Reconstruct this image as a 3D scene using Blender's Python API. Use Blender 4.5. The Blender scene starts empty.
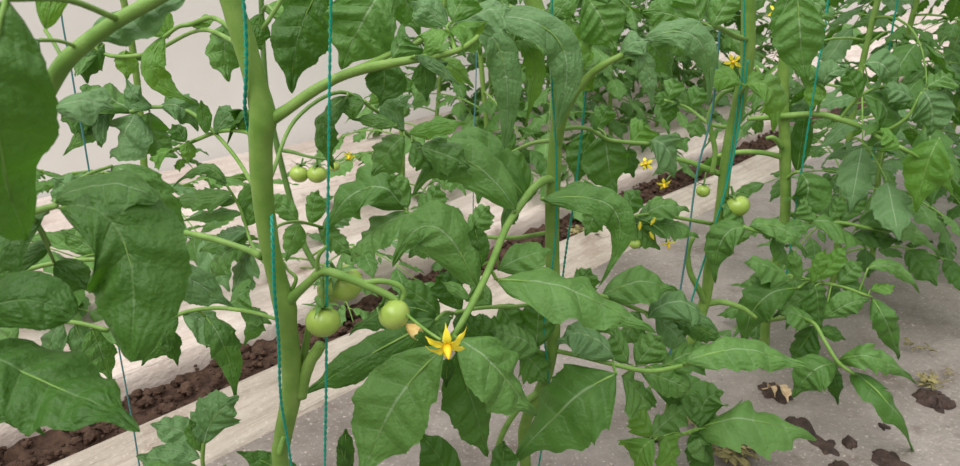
import bpy, math, random
from mathutils import Vector, Matrix, noise, Quaternion

scene = bpy.context.scene
COL = scene.collection
R = math.radians
CAMZ, FPX, PITCH = 0.70, 720.0, R(22)
CP, SP = math.cos(PITCH), math.sin(PITCH)
rng = random.Random(7)

# ------------------------------------------------------------------ place helpers
def pscale(py, Y):
    return Y / (FPX * CP - (py - 233) * SP)

def W(px, py, Y):
    """point of the place seen at photo position (px, py), Y metres in front of the camera"""
    s = pscale(py, Y)
    return Vector(((px - 480) * s, Y, CAMZ - (FPX * SP + (py - 233) * CP) * s))

AX = Vector((0.6997, 0.7145, 0.0))      # along the planted rows
NX = Vector((-0.7145, 0.6997, 0.0))     # across the rows, away from the camera
def RT(t, n, z=0.0):
    return AX * t + NX * n + Vector((0, 0, z))
CAM = Vector((0, 0, CAMZ))
UP = Vector((0, 0, 1))

# ------------------------------------------------------------------ scene objects
def link(name, me, parent=None, mat=None):
    o = bpy.data.objects.new(name, me)
    COL.objects.link(o)
    if parent is not None:
        o.parent = parent
        o.matrix_parent_inverse = parent_inv(parent)
    if mat is not None and me is not None and len(me.materials) == 0:
        for m in (mat if isinstance(mat, (list, tuple)) else [mat]):
            me.materials.append(m)
    return o

_world = {}
def parent_inv(p):
    return Matrix.Translation(-_world[p.name]) if p.name in _world else Matrix.Identity(4)

def tag(o, label, cat, group=None, kind=None):
    o['label'] = label
    o['category'] = cat
    if group: o['group'] = group
    if kind: o['kind'] = kind
    return o

def struct(o):
    o['kind'] = 'structure'
    return o

def empty(name, loc, label, cat, group=None):
    o = bpy.data.objects.new(name, None)
    o.empty_display_size = 0.02
    COL.objects.link(o)
    o.location = loc
    _world[o.name] = Vector(loc)
    return tag(o, label, cat, group)

class MB:
    """collects verts, faces, uvs and material indices for one mesh"""
    def __init__(self):
        self.v, self.f, self.uv, self.mi = [], [], [], []
    def add(self, vs, fs, uvs=None, mi=0):
        b = len(self.v)
        self.v += [tuple(p) for p in vs]
        for f in fs:
            self.f.append(tuple(i + b for i in f))
            self.mi.append(mi)
            self.uv.append([uvs[i] for i in f] if uvs else [(0.5, 0.5)] * len(f))
    def mesh(self, name, smooth=True):
        me = bpy.data.meshes.new(name)
        me.from_pydata(self.v, [], self.f)
        ul = me.uv_layers.new(name='UVMap')
        flat = [c for face in self.uv for p in face for c in p]
        ul.data.foreach_set('uv', flat)
        me.polygons.foreach_set('material_index', self.mi)
        me.polygons.foreach_set('use_smooth', [smooth] * len(self.f))
        me.update()
        return me
    def build(self, name, mat, parent=None, smooth=True):
        return link(name, self.mesh(name, smooth), parent, mat)

def catmull(pts, n):
    """pts: list of tuples of equal length"""
    if len(pts) == 2:
        return [tuple(a + (b - a) * i / n for a, b in zip(pts[0], pts[1])) for i in range(n + 1)]
    out = []
    P = [tuple(2 * a - b for a, b in zip(pts[0], pts[1]))] + list(pts) + [tuple(2 * a - b for a, b in zip(pts[-1], pts[-2]))]
    for i in range(1, len(P) - 2):
        for k in range(n):
            t = k / n
            p = []
            for a, b, c, d in zip(P[i - 1], P[i], P[i + 1], P[i + 2]):
                p.append(0.5 * (2 * b + (c - a) * t + (2 * a - 5 * b + 4 * c - d) * t * t + (3 * b - a - 3 * c + d) * t ** 3))
            out.append(tuple(p))
    out.append(tuple(pts[-1]))
    return out

def tube(mb, pts, radii, sides=10, mi=0, wob=0.0, seed=0):
    n = len(pts)
    pts = [Vector(p) for p in pts]
    vs, fs, uv = [], [], []
    up = None
    for i in range(n):
        t = (pts[min(i + 1, n - 1)] - pts[max(i - 1, 0)])
        if t.length < 1e-9: t = Vector((0, 0, 1))
        t.normalize()
        if up is None:
            up = t.orthogonal().normalized()
        up = (up - t * up.dot(t)).normalized()
        sd = t.cross(up)
        for k in range(sides):
            a = 2 * math.pi * k / sides
            r = radii[i]
            if wob:
                r *= 1 + wob * noise.noise(Vector((math.cos(a) * 1.5 + seed, math.sin(a) * 1.5, i * 0.35)))
            vs.append(pts[i] + (up * math.cos(a) + sd * math.sin(a)) * r)
            uv.append((k / sides, i / n))
    for i in range(n - 1):
        for k in range(sides):
            k2 = (k + 1) % sides
            fs.append((i * sides + k, i * sides + k2, (i + 1) * sides + k2, (i + 1) * sides + k))
    fs.append(tuple(range(sides - 1, -1, -1)))
    fs.append(tuple((n - 1) * sides + k for k in range(sides)))
    mb.add(vs, fs, uv, mi)

def pathtube(mb, spec, sub=5, sides=10, mi=0, wob=0.0, seed=0, thin=1.0):
    """spec: (px, py, Y, diameter in px)"""
    P = []
    for x, y, Y, d in spec:
        p = W(x, y, Y)
        P.append((p.x, p.y, p.z, d * pscale(y, Y) * 0.5 * thin))
    C = catmull(P, sub)
    pts = [Vector(c[:3]) for c in C]
    tube(mb, pts, [max(c[3], 0.0003) for c in C], sides, mi, wob, seed)
    return pts

# ------------------------------------------------------------------ materials
def new_mat(name):
    m = bpy.data.materials.new(name)
    m.use_nodes = True
    nt = m.node_tree
    for n in list(nt.nodes): nt.nodes.remove(n)
    return m, nt, nt.nodes, nt.links

def N(nt, typ, **kw):
    n = nt.nodes.new(typ)
    for k, v in kw.items():
        if k in ('operation', 'blend_type', 'data_type', 'feature', 'interpolation_type', 'noise_dimensions', 'clamp', 'use_clamp'):
            setattr(n, k, v)
        else:
            n.inputs[k].default_value = v
    return n

def math_n(nt, op, a, b=None, clamp=False):
    n = nt.nodes.new('ShaderNodeMath'); n.operation = op; n.use_clamp = clamp
    for i, x in enumerate((a, b)):
        if x is None: continue
        if isinstance(x, (int, float)): n.inputs[i].default_value = x
        else: nt.links.new(x, n.inputs[i])
    return n.outputs[0]

def mixc(nt, fac, a, b, blend='MIX'):
    n = nt.nodes.new('ShaderNodeMix'); n.data_type = 'RGBA'; n.blend_type = blend
    for inp, x in ((n.inputs[0], fac), (n.inputs[6], a), (n.inputs[7], b)):
        if isinstance(x, (int, float)): inp.default_value = x
        elif isinstance(x, tuple): inp.default_value = (*x, 1.0) if len(x) == 3 else x
        else: nt.links.new(x, inp)
    return n.outputs[2]

def noise_n(nt, vec, scale, detail=4, rough=0.55):
    n = nt.nodes.new('ShaderNodeTexNoise')
    n.inputs['Scale'].default_value = scale
    n.inputs['Detail'].default_value = detail
    n.inputs['Roughness'].default_value = rough
    if vec is not None: nt.links.new(vec, n.inputs['Vector'])
    return n.outputs['Fac']

def ramp(nt, fac, p0, p1):
    n = nt.nodes.new('ShaderNodeMapRange')
    n.inputs[1].default_value = p0; n.inputs[2].default_value = p1
    nt.links.new(fac, n.inputs[0])
    return n.outputs[0]

def leaf_material(name, dark, mid, vein, trans, rough=0.5):
    m, nt, nodes, links = new_mat(name)
    uv = nodes.new('ShaderNodeUVMap'); uv.uv_map = 'UVMap'
    sep = nodes.new('ShaderNodeSeparateXYZ'); links.new(uv.outputs[0], sep.inputs[0])
    U, V = sep.outputs[0], sep.outputs[1]
    fr = math_n(nt, 'FRACT', U)
    dist = math_n(nt, 'SUBTRACT', 0.5, math_n(nt, 'ABSOLUTE', math_n(nt, 'SUBTRACT', fr, 0.5)))
    lat = math_n(nt, 'SUBTRACT', 1.0, math_n(nt, 'DIVIDE', dist, 0.075), True)
    av = math_n(nt, 'ABSOLUTE', math_n(nt, 'SUBTRACT', V, 0.5))
    lat = math_n(nt, 'MULTIPLY', lat, math_n(nt, 'SUBTRACT', 1.0, math_n(nt, 'MULTIPLY', av, 1.7), True))
    midr = math_n(nt, 'SUBTRACT', 1.0, math_n(nt, 'DIVIDE', av, 0.024), True)
    geo = nodes.new('ShaderNodeTexCoord')
    oi = nodes.new('ShaderNodeObjectInfo')
    ns = noise_n(nt, geo.outputs['Object'], 38, 3)
    nf = noise_n(nt, geo.outputs['Object'], 420, 2)
    v = math_n(nt, 'ADD', math_n(nt, 'MULTIPLY', ns, 0.9), math_n(nt, 'MULTIPLY', oi.outputs['Random'], 0.55))
    v = ramp(nt, v, 0.35, 1.05)
    base = mixc(nt, v, dark, mid)
    base = mixc(nt, math_n(nt, 'MULTIPLY', nf, 0.35), base, tuple(c * 0.62 for c in mid))
    base = mixc(nt, math_n(nt, 'MULTIPLY', lat, 0.20), base, vein)
    base = mixc(nt, math_n(nt, 'MULTIPLY', midr, 0.8), base, vein)
    # crinkled blade between sunken veins
    comb = nodes.new('ShaderNodeCombineXYZ')
    links.new(math_n(nt, 'MULTIPLY', U, 3.0), comb.inputs[0]); links.new(math_n(nt, 'MULTIPLY', V, 12.0), comb.inputs[1])
    vor = nodes.new('ShaderNodeTexVoronoi'); vor.feature = 'SMOOTH_F1'; vor.inputs['Scale'].default_value = 1.0
    links.new(comb.outputs[0], vor.inputs['Vector'])
    h = math_n(nt, 'MULTIPLY', vor.outputs['Distance'], -0.8)
    h = math_n(nt, 'SUBTRACT', h, math_n(nt, 'MULTIPLY', lat, 0.22))
    h = math_n(nt, 'ADD', h, math_n(nt, 'MULTIPLY', noise_n(nt, geo.outputs['Object'], 300, 4), 0.9))
    h = math_n(nt, 'SUBTRACT', h, math_n(nt, 'MULTIPLY', midr, 0.25))
    bump = nodes.new('ShaderNodeBump'); bump.inputs['Strength'].default_value = 0.8; bump.inputs['Distance'].default_value = 0.0022
    links.new(h, bump.inputs['Height'])
    p = nodes.new('ShaderNodeBsdfPrincipled')
    links.new(base, p.inputs['Base Color']); p.inputs['Roughness'].default_value = rough
    p.inputs['Specular IOR Level'].default_value = 0.36
    links.new(bump.outputs[0], p.inputs['Normal'])
    tr = nodes.new('ShaderNodeBsdfTranslucent')
    tc = mixc(nt, math_n(nt, 'MULTIPLY', midr, 0.4), trans, vein)
    links.new(tc, tr.inputs[0])
    mx = nodes.new('ShaderNodeMixShader'); mx.inputs[0].default_value = 0.30
    links.new(p.outputs[0], mx.inputs[1]); links.new(tr.outputs[0], mx.inputs[2])
    out = nodes.new('ShaderNodeOutputMaterial'); links.new(mx.outputs[0], out.inputs[0])
    return m

def simple_mat(name, c1, c2, scale, rough=0.5, bump=0.0, bscale=None, spec=0.4, detail=4, sss=0.0, bdist=0.002, transl=0.0, lo=0.3, hi=0.7):
    m, nt, nodes, links = new_mat(name)
    tc = nodes.new('ShaderNodeTexCoord')
    f = ramp(nt, noise_n(nt, tc.outputs['Object'], scale, detail), lo, hi)
    col = mixc(nt, f, c1, c2)
    p = nodes.new('ShaderNodeBsdfPrincipled')
    links.new(col, p.inputs['Base Color'])
    p.inputs['Roughness'].default_value = rough
    p.inputs['Specular IOR Level'].default_value = spec
    if sss:
        p.inputs['Subsurface Weight'].default_value = sss
        p.inputs['Subsurface Radius'].default_value = (0.004, 0.006, 0.002)
        p.inputs['Subsurface Scale'].default_value = 1.0
    if bump:
        b = nodes.new('ShaderNodeBump'); b.inputs['Strength'].default_value = bump; b.inputs['Distance'].default_value = bdist
        links.new(noise_n(nt, tc.outputs['Object'], bscale or scale * 3, 5), b.inputs['Height'])
        links.new(b.outputs[0], p.inputs['Normal'])
    out = nodes.new('ShaderNodeOutputMaterial')
    if transl:
        tr = nodes.new('ShaderNodeBsdfTranslucent'); links.new(col, tr.inputs[0])
        mx = nodes.new('ShaderNodeMixShader'); mx.inputs[0].default_value = transl
        links.new(p.outputs[0], mx.inputs[1]); links.new(tr.outputs[0], mx.inputs[2])
        links.new(mx.outputs[0], out.inputs[0])
    else:
        links.new(p.outputs[0], out.inputs[0])
    return m

def film_material(name, c1, c2, dirt, dirt_amt, rough=0.32, streak=1.0, speck=0.0):
    """plastic film over soil: mottled, with streaks that run along the row and dried mud specks"""
    m, nt, nodes, links = new_mat(name)
    tc = nodes.new('ShaderNodeTexCoord')
    mp = nodes.new('ShaderNodeMapping'); mp.inputs['Scale'].default_value = (1.0, 9.0, 1.0)
    mr = nodes.new('ShaderNodeMapping'); mr.inputs['Rotation'].default_value = (0, 0, R(-45.6))
    links.new(tc.outputs['Object'], mr.inputs[0]); links.new(mr.outputs[0], mp.inputs[0])
    a = noise_n(nt, tc.outputs['Object'], 5, 6, 0.6)
    b = noise_n(nt, mp.outputs[0], 6, 5, 0.6)
    f = ramp(nt, math_n(nt, 'ADD', math_n(nt, 'MULTIPLY', a, 1 - 0.5 * streak), math_n(nt, 'MULTIPLY', b, 0.5 * streak)), 0.36, 0.64)
    col = mixc(nt, f, c1, c2)
    d = ramp(nt, noise_n(nt, tc.outputs['Object'], 9, 8, 0.7), 0.55, 0.70)
    col = mixc(nt, math_n(nt, 'MULTIPLY', d, dirt_amt), col, dirt)
    if speck:
        s = ramp(nt, noise_n(nt, tc.outputs['Object'], 160, 3, 0.6), 0.60, 0.68)
        col = mixc(nt, math_n(nt, 'MULTIPLY', s, speck), col, tuple(min(1, c * 1.7) for c in c2))
        s2 = ramp(nt, noise_n(nt, tc.outputs['Object'], 95, 4, 0.7), 0.64, 0.70)
        col = mixc(nt, math_n(nt, 'MULTIPLY', s2, speck), col, dirt)
    p = nodes.new('ShaderNodeBsdfPrincipled')
    links.new(col, p.inputs['Base Color']); p.inputs['Roughness'].default_value = rough
    p.inputs['Specular IOR Level'].default_value = 0.35
    bp = nodes.new('ShaderNodeBump'); bp.inputs['Strength'].default_value = 0.6; bp.inputs['Distance'].default_value = 0.016
    hh = math_n(nt, 'ADD', math_n(nt, 'ADD', math_n(nt, 'MULTIPLY', noise_n(nt, mp.outputs[0], 6, 5, 0.6), streak), math_n(nt, 'MULTIPLY', noise_n(nt, tc.outputs['Object'], 14, 7, 0.65), 1.1 - streak)), math_n(nt, 'MULTIPLY', noise_n(nt, tc.outputs['Object'], 120, 3), 0.15))
    links.new(hh, bp.inputs['Height']); links.new(bp.outputs[0], p.inputs['Normal'])
    out = nodes.new('ShaderNodeOutputMaterial'); links.new(p.outputs[0], out.inputs[0])
    return m

LEAF = {
    'n': leaf_material('tomato_leaf_green', (0.047, 0.138, 0.016), (0.140, 0.285, 0.070), (0.33, 0.47, 0.25), (0.11, 0.30, 0.015), .46),
    'f': leaf_material('tomato_leaf_young', (0.085, 0.215, 0.028), (0.145, 0.30, 0.055), (0.28, 0.46, 0.15), (0.24, 0.48, 0.03), .48),
    'p': leaf_material('tomato_leaf_downy', (0.088, 0.192, 0.058), (0.165, 0.305, 0.122), (0.36, 0.50, 0.29), (0.12, 0.29, 0.04), .5),
    'd': leaf_material('tomato_leaf_deep_green', (0.032, 0.102, 0.011), (0.075, 0.180, 0.030), (0.15, 0.27, 0.09), (0.08, 0.23, 0.010), .46),
}
M_STEM = simple_mat('tomato_stem', (0.115, 0.225, 0.032), (0.195, 0.31, 0.066), 60, 0.5, 0.25, 900, 0.35, sss=0.08)
M_PET = simple_mat('leaf_stalk', (0.115, 0.235, 0.036), (0.20, 0.33, 0.075), 70, 0.5, 0.2, 900, 0.35)
M_STEMD = simple_mat('tomato_stem_deep_green', (0.075, 0.16, 0.030), (0.12, 0.22, 0.055), 60, 0.55, 0.2, 900, 0.3)
M_TOM = simple_mat('green_tomato_skin', (0.25, 0.37, 0.055), (0.36, 0.47, 0.10), 45, 0.28, 0.0, None, 0.5, sss=0.2)
M_CAL = simple_mat('tomato_calyx', (0.07, 0.16, 0.03), (0.13, 0.25, 0.06), 200, 0.55)
M_PETAL = simple_mat('tomato_petal', (0.86, 0.68, 0.02), (0.92, 0.80, 0.08), 180, 0.5, transl=0.25)
M_CONE = simple_mat('tomato_stamen_cone', (0.80, 0.45, 0.01), (0.85, 0.58, 0.02), 200, 0.5)
M_WITHER = simple_mat('withered_petal', (0.72, 0.46, 0.14), (0.86, 0.70, 0.30), 300, 0.7, transl=0.2)
M_TWINE = simple_mat('green_twine', (0.0, 0.20, 0.135), (0.01, 0.33, 0.23), 900, 0.35, 0.4, 1500, 0.5, bdist=0.0005)
M_TWINEB = simple_mat('blue_green_twine', (0.04, 0.16, 0.17), (0.08, 0.24, 0.25), 900, 0.4)
M_SOIL = simple_mat('damp_brown_soil', (0.030, 0.017, 0.012), (0.098, 0.058, 0.041), 55, 0.9, 0.9, 120, 0.15, 8, bdist=0.006)
M_MUD = simple_mat('wet_dark_mud', (0.022, 0.013, 0.010), (0.070, 0.043, 0.035), 70, 0.6, 0.8, 200, 0.3, 8, bdist=0.004)
M_FILMG = film_material('grey_mulch_film', (0.135, 0.112, 0.098), (0.262, 0.228, 0.208), (0.085, 0.052, 0.040), 0.75, 0.36, 0.15, 0.8)
M_FILMS = film_material('pale_film_strip', (0.29, 0.24, 0.195), (0.47, 0.41, 0.355), (0.17, 0.11, 0.08), 0.6, 0.4, 1.0, 0.2)
M_FILMW = film_material('white_mulch_film', (0.45, 0.36, 0.315), (0.69, 0.60, 0.55), (0.24, 0.15, 0.11), 0.6, 0.4, 1.0, 0.15)
M_WALL = simple_mat('white_wall_plastic', (0.78, 0.72, 0.69), (0.86, 0.81, 0.78), 2.5, 0.45, 0.3, 5, 0.3, 5, bdist=0.02, transl=0.55)
M_DRY = simple_mat('dry_leaf', (0.42, 0.28, 0.15), (0.66, 0.52, 0.34), 60, 0.8, 0.5, 150)
M_STRAW = simple_mat('dry_weeds', (0.12, 0.10, 0.035), (0.31, 0.27, 0.12), 80, 0.9, 0.5, 200)

# ------------------------------------------------------------------ leaflets
def leaflet_geo(mb, B, M, T, width, hint, lob=0.5, fold=0.25, seed=0, nu=30, nv=6, mi=0, tip=1.0, pe=None):
    """one blade: midrib from B through M to T, toothed and lobed edge, folded along the midrib and puckered between veins"""
    rg = random.Random(seed)
    ctrl = M * 2 - (B + T) * 0.5
    L = (T - B).length + 1e-6
    nl = rg.choice((5, 6)) if lob < 0.6 else rg.choice((4, 5))
    if L < .058: nl = 4
    if L < .034: nl = 3
    offL, offR = rg.uniform(-.2, .2), rg.uniform(-.2, .2)
    dep = {(s, k): rg.uniform(.35, 1.3) for s in (-1, 1) for k in range(-1, 9)}
    sw = rg.uniform(.55, .85)
    ph = rg.uniform(0, 6.28)
    wav = rg.uniform(.08, .20)
    tw = rg.uniform(-.3, .3)
    hw = width * 0.5
    und = L * rg.uniform(.008, .022); uf = rg.uniform(1.2, 2.2)
    pe0 = rg.uniform(.58, .70)
    pe = pe or pe0
    vs, uv, fs = [], [], []
    cols = 2 * nv + 1
    pk = 0.0024 * min(1.0, width / 0.045) ** 1.7
    for i in range(nu + 1):
        u = i / nu
        C = B * (1 - u) ** 2 + ctrl * 2 * u * (1 - u) + T * u * u
        t = ((ctrl - B) * (1 - u) + (T - ctrl) * u)
        if t.length < 1e-7: t = T - B
        t.normalize()
        a = t.cross(hint)
        if a.length < 1e-4: a = t.orthogonal()
        a.normalize()
        nrm = a.cross(t).normalized()
        q = Quaternion(t, tw * (u - .3))
        a = q @ a; nrm = q @ nrm
        prof = max(0.0, math.sin(math.pi * min(1, u ** pe * 0.995 + 0.005))) ** (0.55 + .3 * tip)
        if u > .72: prof *= 1 - 0.35 * math.sin((u - .72) / .28 * math.pi) * tip
        C = C + nrm * und * math.sin(uf * 2 * math.pi * u + ph)
        for j in range(cols):
            v = (j - nv) / nv
            s = abs(v)
            off = offL if v < 0 else offR
            U = nl * u + off
            kf = math.floor(U)
            p = U - kf
            tooth = 0.5 - 0.5 * math.cos(2 * math.pi * p)          # 0 on a vein, 1 between veins
            notch = (p / .22 if p < .22 else ((1 - p) / .78) ** 1.4)
            amp = dep[(-1 if v < 0 else 1, kf)]
            w = prof * (1 - lob * 0.50 * amp * notch * min(1, u * 4) * (1 - .5 * u))
            p3 = (U * 3) % 1.0
            w *= 1 - (.035 + .05 * lob) * (1 - p3) * s
            lat = hw * w * v
            fwd = hw * w * s * sw * (1 - 0.55 * u) - hw * prof * s * .18 * (1 - u) ** 4
            drop = -fold * hw * w * (s ** 1.5)
            puck = pk * tooth * math.sin(math.pi * min(1, s * 0.85 + 0.08)) * 1.4
            wave = wav * hw * w * (s ** 2) * math.sin(2 * math.pi * (nl * .55) * u + ph + (1.7 if v > 0 else 0))
            groove = -0.0004 * math.exp(-(v / .12) ** 2)
            vs.append(C + a * lat + t * fwd + nrm * (drop + puck + wave + groove))
            uv.append((U, v * 0.5 + 0.5))
    for i in range(nu):
        for j in range(cols - 1):
            k = i * cols + j
            fs.append((k, k + 1, k + cols + 1, k + cols))
    mb.add(vs, fs, uv, mi)

_seed = [100]
def leaf(plant, Y, rachis, leaflets, mat_r=None, label=None, ws=1.0):
    """compound leaf: rachis (px,py,Y,dia) with a child per blade.  blade: (base x, base y, tip x, tip y, width, options)"""
    mb = MB()
    pts = pathtube(mb, rachis, 6, 8, thin=.82)
    blades = []
    for lf in leaflets:
        bx, by, tx, ty, w = lf[:5]
        o = lf[5] if len(lf) > 5 else {}
        Yb = o.get('y', Y); Yt = Yb + o.get('dy', 0.0)
        B = W(bx, by, Yb); T = W(tx, ty, Yt)
        L = (T - B).length
        if 'm' in o:
            mm = o['m']
            M = W(mm[0], mm[1], mm[2] if len(mm) > 2 else (Yb + Yt) / 2)
        else:
            M = (B + T) * .5 + UP * L * o.get('a', 0.07)
        _seed[0] += 1
        sd = o.get('s', _seed[0])
        rr = random.Random(sd * 13 + 1)
        d = (T - B).normalized()
        tocam = (CAM - (B + T) * .5).normalized()
        hint = (tocam * .75 + UP * .65).normalized()
        roll = R(o.get('r', 0) + rr.uniform(-22, 22))
        hint = Quaternion(d, roll) @ hint
        ac = d.cross(hint)
        if ac.length < 1e-3: ac = d.orthogonal()
        ac.normalize()
        app = (ac - tocam * ac.dot(tocam))
        dv = (d - tocam * d.dot(tocam))
        if dv.length > 1e-3:
            dv.normalize(); app = app - dv * app.dot(dv)
        wid = w * pscale((by + ty) / 2, (Yb + Yt) / 2) / max(0.5, app.length)
        blades.append((B, M, T, wid * 0.97 * ws, hint, o.get('l', 0.55), o.get('f', 0.38), sd, o.get('k', 'n'), o.get('tp', 1.0), o.get('pe')))
        # the stalk of the blade
        near = min(pts, key=lambda q: (q - B).length)
        ds = (near - B).length
        if ds > 0.0015:
            r = max(0.0008, min(0.0016, L * 0.013))
            mid = (near + B) * .5 + UP * ds * 0.06
            c = catmull([tuple(near), tuple(mid), tuple(B)], 4)
            tube(mb, c, [r * 1.15] * len(c), 6)
        # midrib relief under the blade
        cc = []
        ctrl = M * 2 - (B + T) * .5
        for i in range(9):
            u = i / 8 * .85
            cc.append(B * (1 - u) ** 2 + ctrl * 2 * u * (1 - u) + T * u * u - hint * 0.0009)
        tube(mb, cc, [max(0.0003, L * 0.010 * (1 - i / 8.5)) for i in range(9)], 5)
    lo = mb.build('leaf', mat_r or M_PET, plant)
    if label: lo['label'] = label
    for (B, M, T, wid, hint, lob, fold, sd, k, tp, pe) in blades:
        m2 = MB()
        leaflet_geo(m2, B, M, T, wid, hint, lob, fold, sd, 44, 7, 0, tp, pe)
        o = m2.mesh('leaflet')
        o.materials.append(LEAF[k])
        ob = bpy.data.objects.new('leaflet', o)
        COL.objects.link(ob)
        ob.parent = lo
        ob.matrix_parent_inverse = Matrix.Translation(-_world[plant.name])
        # leaf sits in the plant's space at the place origin, so its children need the same offset only once
        ob.matrix_parent_inverse = Matrix.Identity(4)
    return lo

# ------------------------------------------------------------------ whole leaves used for the plants further along
PROTO = []
def make_proto(seed, kind, big=1.0, droop=0.5):
    rg = random.Random(seed)
    mb = MB()
    Lr = rg.uniform(.20, .27) * big
    P = []
    side = rg.uniform(-.25, .25)
    for i in range(9):
        u = i / 8
        P.append(Vector((Lr * u * (1 - .12 * u * droop), side * Lr * u * u, Lr * (0.38 * u - (0.38 + .55 * droop) * u * u))))
    tube(mb, P, [0.0026 * big * (1 - .6 * i / 8) for i in range(9)], 6, 1)
    def at(u):
        k = min(7, int(u * 8)); f = u * 8 - k
        return P[k].lerp(P[k + 1], f), (P[k + 1] - P[k]).normalized()
    def blade(u, ang, L, lob):
        p, t = at(u)
        yaw = Quaternion(UP, ang)
        d = (yaw @ Vector((t.x, t.y, 0)).normalized())
        d = (d + UP * (t.z * .6 + rg.uniform(-.30, .12))).normalized()
        b = p + d * 0.008
        tube(mb, [p, b], [.0011, .0010], 5, 1)
        T = b + d * L + UP * (-L * rg.uniform(.05, .45))
        M = (b + T) * .5 + UP * L * rg.uniform(.03, .14)
        hint = (UP + Vector((rg.uniform(-.45, .45), rg.uniform(-.45, .45), 0))).normalized()
        leaflet_geo(mb, b, M, T, L * rg.uniform(.50, .68), hint, lob, rg.uniform(.15, .4), rg.randint(0, 99999), 24, 4)
    lob = rg.uniform(.45, .85)
    blade(1.0, rg.uniform(-.2, .2), rg.uniform(.08, .105) * big, lob)
    for u, s in ((.80, .85), (.58, .95), (.36, .75)):
        for sg in (1, -1):
            blade(u + rg.uniform(-.04, .04), sg * rg.uniform(.85, 1.25), s * rg.uniform(.065, .09) * big, lob)
    for u in (.69, .47):
        for sg in (1, -1):
            if rg.random() < .7:
                blade(u, sg * rg.uniform(1.0, 1.5), rg.uniform(.018, .035) * big, .3)
    me = mb.mesh('leaf')
    me.materials.append(LEAF[kind]); me.materials.append(M_PET)
    return me

for i in range(14):
    PROTO.append(make_proto(500 + i, 'nnpnndnnpnndnf'[i], 1.0, (0.25, .5, .8, 1.0)[i % 4]))

def place_leaf(plant, pos, az, scale=1.0, pitch=0.0, which=None):
    me = PROTO[which if which is not None else rng.randrange(13)]
    o = bpy.data.objects.new('leaf', me)
    COL.objects.link(o)
    o.parent = plant
    o.location = pos - _world[plant.name]
    o.rotation_euler = (rng.uniform(-.25, .25), -R(pitch), R(az))
    o.scale = (scale,) * 3
    return o

def fill(plant, px, py, Y, az, scale=1.0, pitch=0.0, which=None, stem=None):
    """a whole leaf whose foot is at the plant's stem (stem = point list) at the height seen at py"""
    return place_leaf(plant, W(px, py, Y), az, scale, pitch, which)

def row_plant(label, t, n, height, zs, rad=0.0065, seed=1, lean=(0, 0), scale=(.8, 1.05), group='tomato plants along the rows', path=None):
    rg = random.Random(seed)
    base = RT(t, n, 0)
    if path: base = Vector((path[0].x, path[0].y, 0))
    pl = empty('tomato_plant', base, label, 'tomato plant', group)
    pts = []
    for i in range(11):
        u = i / 10
        pts.append(base + Vector((lean[0] * u + .018 * math.sin(u * 7 + seed), lean[1] * u + .018 * math.cos(u * 6 + seed), height * u - .01)))
    c = catmull([tuple(p) for p in (path or pts)], 3)
    mb = MB()
    tube(mb, c, [rad * (1.05 - .35 * i / len(c)) for i in range(len(c))], 8, 0, .12, seed)
    mb.build('stem', M_STEMD if path else M_STEM, pl)
    az = rg.uniform(0, 360)
    for z in zs:
        f = min(.999, max(0, z / height)) * (len(c) - 1)
        p = Vector(c[int(f)]).lerp(Vector(c[int(f) + 1]), f - int(f))
        az += 137.5 + rg.uniform(-25, 25)
        place_leaf(pl, p, az, rg.uniform(*scale), rg.uniform(-15, 25))
    return pl, c

# ------------------------------------------------------------------ fruit and flowers
def tomato(plant, px, py, Y, dpx, stalk_to, squash=0.9, axis=None, wither=False):
    r = dpx * .5 * pscale(py, Y)
    c = W(px, py, Y)
    top = (W(*stalk_to) - c).normalized() if axis is None else axis
    q = UP.rotation_difference(top)
    mb = MB(); vs = []; fs = []; uv = []
    NR, NS = 14, 24
    for i in range(NR + 1):
        th = math.pi * i / NR
        for k in range(NS):
            ph = 2 * math.pi * k / NS
            rr = math.sin(th) * (1 + .015 * math.cos(5 * ph) * math.sin(th))
            z = math.cos(th) * squash
            z -= .13 * math.exp(-(th / .32) ** 2)
            vs.append(c + q @ Vector((rr * math.cos(ph) * r, rr * math.sin(ph) * r, z * r)))
            uv.append((k / NS, i / NR))
    for i in range(NR):
        for k in range(NS):
            k2 = (k + 1) % NS
            fs.append((i * NS + k, (i + 1) * NS + k, (i + 1) * NS + k2, i * NS + k2))
    mb.add(vs, fs, uv)
    t = mb.build('tomato', M_TOM, plant)
    cb = MB()
    tp = c + q @ Vector((0, 0, squash * r * .86))
    for k in range(6):
        ph = 2 * math.pi * k / 6 + .3
        d = q @ Vector((math.cos(ph), math.sin(ph), 0))
        T = tp + d * r * 1.15 + top * r * (.42 if k % 2 else -.12)
        Mm = tp + d * r * .5 + top * r * .22
        leaflet_geo(cb, tp, Mm, T, r * .34, top, 0, -.3, k + 3, 8, 2)
    e = W(*stalk_to)
    cc = catmull([tuple(tp - top * r * .1), tuple(tp.lerp(e, .5) + top * r * .12), tuple(e)], 5)
    tube(cb, cc, [max(.0011, r * .10)] * len(cc), 8)
    ca = cb.build('calyx', M_CAL, t)
    if wither:
        wb = MB()
        bt = c - top * r * squash
        for k in range(5):
            ph = 2 * math.pi * k / 5
            d = q @ Vector((math.cos(ph), math.sin(ph), 0))
            leaflet_geo(wb, bt, bt - top * r * .6 + d * r * .4, bt - top * r * (1.0 + .3 * (k % 2)) + d * r * (.35 + .1 * k % .3), r * .6, d, 0, .5, k, 8, 2)
        w = wb.build('withered_flower', M_WITHER, t)
    return t

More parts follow.
